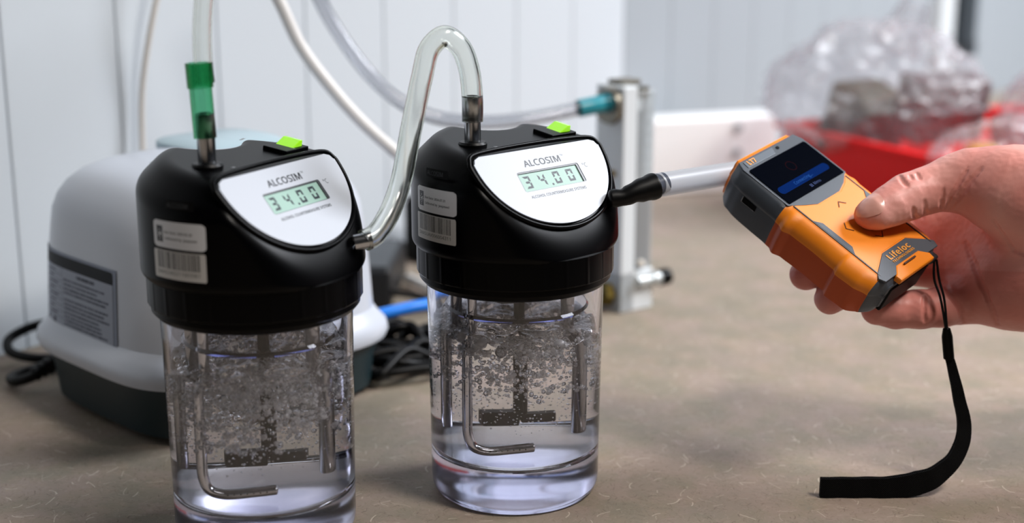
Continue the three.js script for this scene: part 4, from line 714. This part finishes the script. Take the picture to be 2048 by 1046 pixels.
// ---------------------------------------------------------------- the hand
{
  const mm = 0.001;
  const chain = (pts) => { const out = []; for (let i = 0; i + 1 < pts.length; i++) out.push([pts[i], pts[i + 1]]); return out; };
  const bone = ([a, b], x, y, z) => { const dx = b[0] - a[0], dy = b[1] - a[1], dz = b[2] - a[2], px = x - a[0], py = y - a[1], pz = z - a[2]; let h = (px * dx + py * dy + pz * dz) / (dx * dx + dy * dy + dz * dz); h = h < 0 ? 0 : h > 1 ? 1 : h; return Math.hypot(px - dx * h, py - dy * h, pz - dz * h) - (a[3] + (b[3] - a[3]) * h); };
  const C = (pts) => chain(pts.map((p) => p.map((v) => v * mm)));
  // [x, y, z, radius] in mm about the face centre of the tester; x right, y up, z to the viewer
  const thumb = C([[15.2, -2.4, 3.2, 6.6], [19.5, -1.0, 2.6, 8.0], [26.5, 2.4, -2.0, 9.6], [34, 6.3, -7.5, 10.8], [44, 9.6, -12.5, 11.0], [54, 12.6, -16, 12.2], [64, 14.2, -18, 14.2]]);
  const thenar = C([[64, 14.2, -18, 14.2], [79, 10, -16, 20], [95, 4.8, -15, 24.2], [116, -2, -16, 28]]);
  const palm = [...C([[52, -3, -66, 11], [84, 2, -52, 17], [116, -2, -38, 26]]), ...C([[55, -17, -60, 11], [88, -12, -48, 17], [116, -12, -36, 28]]), ...C([[59, -32, -51, 11], [88, -25, -40, 17], [116, -18, -32, 29]]), ...C([[63, -46.5, -37, 11], [86, -40, -32, 18], [102, -33.5, -28, 25], [122, -23, -24, 31]]), ...C([[116, -14, -28, 31], [204, -18, -48, 37]])];
  const fingers = [
    C([[52, -3, -68, 11], [18, -4, -80, 9.2], [-2, -11, -54, 8.6], [-12, -17, -38, 7.8]]),
    C([[55, -17, -64, 11], [25, -10, -75, 9.4], [2, -23, -41, 9.0], [-15.0, -32.2, -14.0, 8.0]]),
    C([[59, -32, -55, 11], [32, -29, -53, 9.4], [12, -36.5, -30, 9.0], [-3.0, -44, -7.5, 7.8]]),
    C([[63, -46.5, -37, 11], [52, -49.2, -29, 9.8], [41, -50, -24, 9.5], [29, -50.2, -22, 9.2], [20, -49.6, -17, 8.0]]),
  ];
  const near = (list, k, x, y, z) => { let d = 1; for (const b of list) d = smin(d, bone(b, x, y, z), k); return d; };
  let raw = (x, y, z) => {
    const th = smin(near(thumb, 0.004, x, y, z), near(thenar, 0.008, x, y, z), 0.007);
    let d = smin(near(palm, 0.012, x, y, z), th, 0.008);
    for (const f of fingers) d = smin(d, near(f, 0.003, x, y, z), 0.0045);
    return d;
  };
  // creases: polylines in the picture plane, dropped along z onto the skin and carved
  const surfZ = (x, y) => { let z = 0.05; for (let i = 0; i < 200; i++) { const d = raw(x, y, z); if (d < 0.0002) return z; z -= Math.max(d * 0.8, 0.0002); if (z < -0.10) return null; } return z; };
  const creases = [];
  const crease = (pts, r, depth = 0.6) => { const q = []; for (let i = 0; i + 1 < pts.length; i++) for (let k = 0; k < 5; k++) { const s = k / 5; q.push([pts[i][0] + (pts[i + 1][0] - pts[i][0]) * s, pts[i][1] + (pts[i + 1][1] - pts[i][1]) * s]); } q.push(pts.at(-1)); const w = q.map(([a, b]) => [a * mm, b * mm, surfZ(a * mm, b * mm)]).filter((p) => p[2] !== null); for (let i = 0; i + 1 < w.length; i++) if (Math.hypot(w[i + 1][0] - w[i][0], w[i + 1][1] - w[i][1], w[i + 1][2] - w[i][2]) < 0.012) { const f = (j) => 0.36 * r * mm * (0.35 + 0.65 * Math.sin(Math.PI * Math.min(1, Math.max(0, (j + 0.7) / (w.length + 0.4))))); creases.push([[...w[i], f(i)], [...w[i + 1], f(i + 1)], depth]); } };
  crease([[36.5, 0.5], [37.2, -3.0], [39.5, -5.5]], 1.5); crease([[42, 4], [42.5, -1], [44, -4]], 0.8);
  crease([[62, 20], [58, 13], [54, 5.5], [53, 0.5]], 1.1); crease([[68, 20], [63, 13.5], [58, 6], [54.5, 0]], 1.5); crease([[51, 10], [50, 4], [50.5, 0]], 0.9);
  crease([[30, 17.2], [31.5, 14.2], [33.5, 12]], 0.9); crease([[35, 17.5], [36, 15]], 0.6); crease([[38.5, 18], [39.5, 15.2]], 0.5);
  crease([[64, -17], [67, -27], [69.5, -36], [73, -45], [78, -57]], 3.4); crease([[52.5, -36], [56, -42], [60, -48], [63, -57]], 2.8);
  crease([[43, -43], [42.6, -49], [43.2, -56]], 0.7); crease([[74, -6], [84, -20], [95, -24]], 1.2);
  const skin = (x, y, z) => {
    let d = raw(x, y, z); if (Math.abs(d) > 0.004) return d;
    for (const [a, b, k] of creases) { const e = bone([a, b], x, y, z); if (e < 0.003) d = smax(d, -e, 0.0018); }
    return d + 0.00012 * N3(x * 420, y * 420, z * 420) + 0.00025 * N3(x * 130, y * 130, z * 130);
  };
  const g = surfaceNets(skin, [-0.03, -0.068, -0.092], [0.196, 0.036, 0.020], 0.0009);
  // warm blotches: redder at the finger tips and in the folds
  const p = g.attributes.position, col = new Float32Array(p.count * 3), base = new THREE.Color(0xdfa096), red = new THREE.Color(0xbc5c50), pale = new THREE.Color(0xeec2b8), c = new THREE.Color();
  for (let i = 0; i < p.count; i++) {
    const x = p.getX(i), y = p.getY(i), z = p.getZ(i); c.copy(base); c.lerp(pale, Math.max(0, Math.min(0.6, 0.5 * N3(x * 70, y * 70, z * 70) + 0.1)));
    let k = 0.25 + 0.3 * N3(x * 45 + 5, y * 45, z * 45); k += 0.5 * Math.max(0, 1 - Math.hypot(x - 0.013, y + 0.006, z + 0.001) / 0.012); if (y < -0.03) k += 0.25;
    for (const [a, b] of creases) { const e = bone([a, b], x, y, z); if (e < 0.0009) k += 0.10 * (1 - e / 0.0009); }
    c.lerp(red, Math.max(0, Math.min(1, k))); col.set([c.r, c.g, c.b], i * 3);
  }
  g.setAttribute('color', new THREE.BufferAttribute(col, 3));
  const pore = dataTex(256, (u, v) => { const s = Math.sin((u * 38 + v * 9) * 2 * Math.PI + 2 * Math.sin(v * 6 * Math.PI * 2)) * 0.5 + Math.sin((v * 31 - u * 14) * 2 * Math.PI + 2 * Math.sin(u * 5 * Math.PI * 2)) * 0.5; return 0.5 + 0.4 * s; }); pore.repeat.set(55, 55);
  const sk = std(0xffffff, 0.42, 0, { vertexColors: true, bumpMap: pore, bumpScale: 0.00004, specularIntensity: 0.6, sheen: 0.25, sheenRoughness: 0.5, sheenColor: new THREE.Color(0xff9d88) });
  const t = thing('person', 'bare right hand reaching in from the right, thumb pressing the orange tester', 'person');
  t.position.copy(HAND); t.quaternion.copy(HQ);
  part('hand', g, sk, t);
  part('sleeve', hose(curveOf([[0.168, -0.0165, -0.040], [0.175, -0.017, -0.042], [0.26, -0.026, -0.062], [0.42, -0.045, -0.10]]), (u) => 0.0425 + 0.010 * u + 0.0012 * Math.sin(u * 26), 80, 40), std(0x23262c, 0.85), t, 'dark cuff and sleeve');
  // thumb nail: a shallow shell over the tip, facing up and to the viewer
  {
    const a = V3(0.0115, -0.0036, 0.0045), b = V3(0.0265, 0.0024, -0.0020), ax = b.clone().sub(a).normalize(), up = EN.clone().addScaledVector(V3(-0.5, -0.05, 0.35), 0.55); up.addScaledVector(ax, -up.dot(ax)).normalize();
    const side = new THREE.Vector3().crossVectors(up, ax), nu = 18, nv = 18, pos = [], idx = [];
    for (let i = 0; i <= nu; i++) for (let j = 0; j <= nv; j++) {
      const u = i / nu, v = j / nv * 2 - 1, wide = 0.78 * Math.sqrt(Math.max(0.03, 1 - Math.max(0, (u - 0.55) / 0.47) ** 2)) * Math.sqrt(Math.max(0.2, 1 - Math.max(0, (0.22 - u) / 0.25) ** 2)), ang = v * wide, dir = up.clone().multiplyScalar(Math.cos(ang)).addScaledVector(side, Math.sin(ang));
      const q = a.clone().addScaledVector(ax, (u * 0.0128) - 0.0022);
      let r = 0.014; for (let k = 0; k < 60; k++) { const d = skin(q.x + dir.x * r, q.y + dir.y * r, q.z + dir.z * r); r -= d * 0.7; if (Math.abs(d) < 2e-5) break; }
      const lift = 0.00030; pos.push(q.x + dir.x * (r + lift), q.y + dir.y * (r + lift), q.z + dir.z * (r + lift));
    }
    for (let i = 0; i < nu; i++) for (let j = 0; j < nv; j++) { const k = i * (nv + 1) + j, l = k + nv + 1; idx.push(k, k + 1, l, l, k + 1, l + 1); }
    const ng = new THREE.BufferGeometry(); ng.setAttribute('position', new THREE.Float32BufferAttribute(pos, 3)); ng.setIndex(idx); ng.computeVertexNormals();
    part('thumb_nail', ng, std(0xdfa598, 0.26, 0, { clearcoat: 0.5, clearcoatRoughness: 0.2, side: THREE.DoubleSide }), t, 'pale pink thumb nail');
  }
}
scene.traverse((o) => { if (o.isMesh) o.castShadow = o.receiveShadow = true; });
renderer.render(scene, camera);
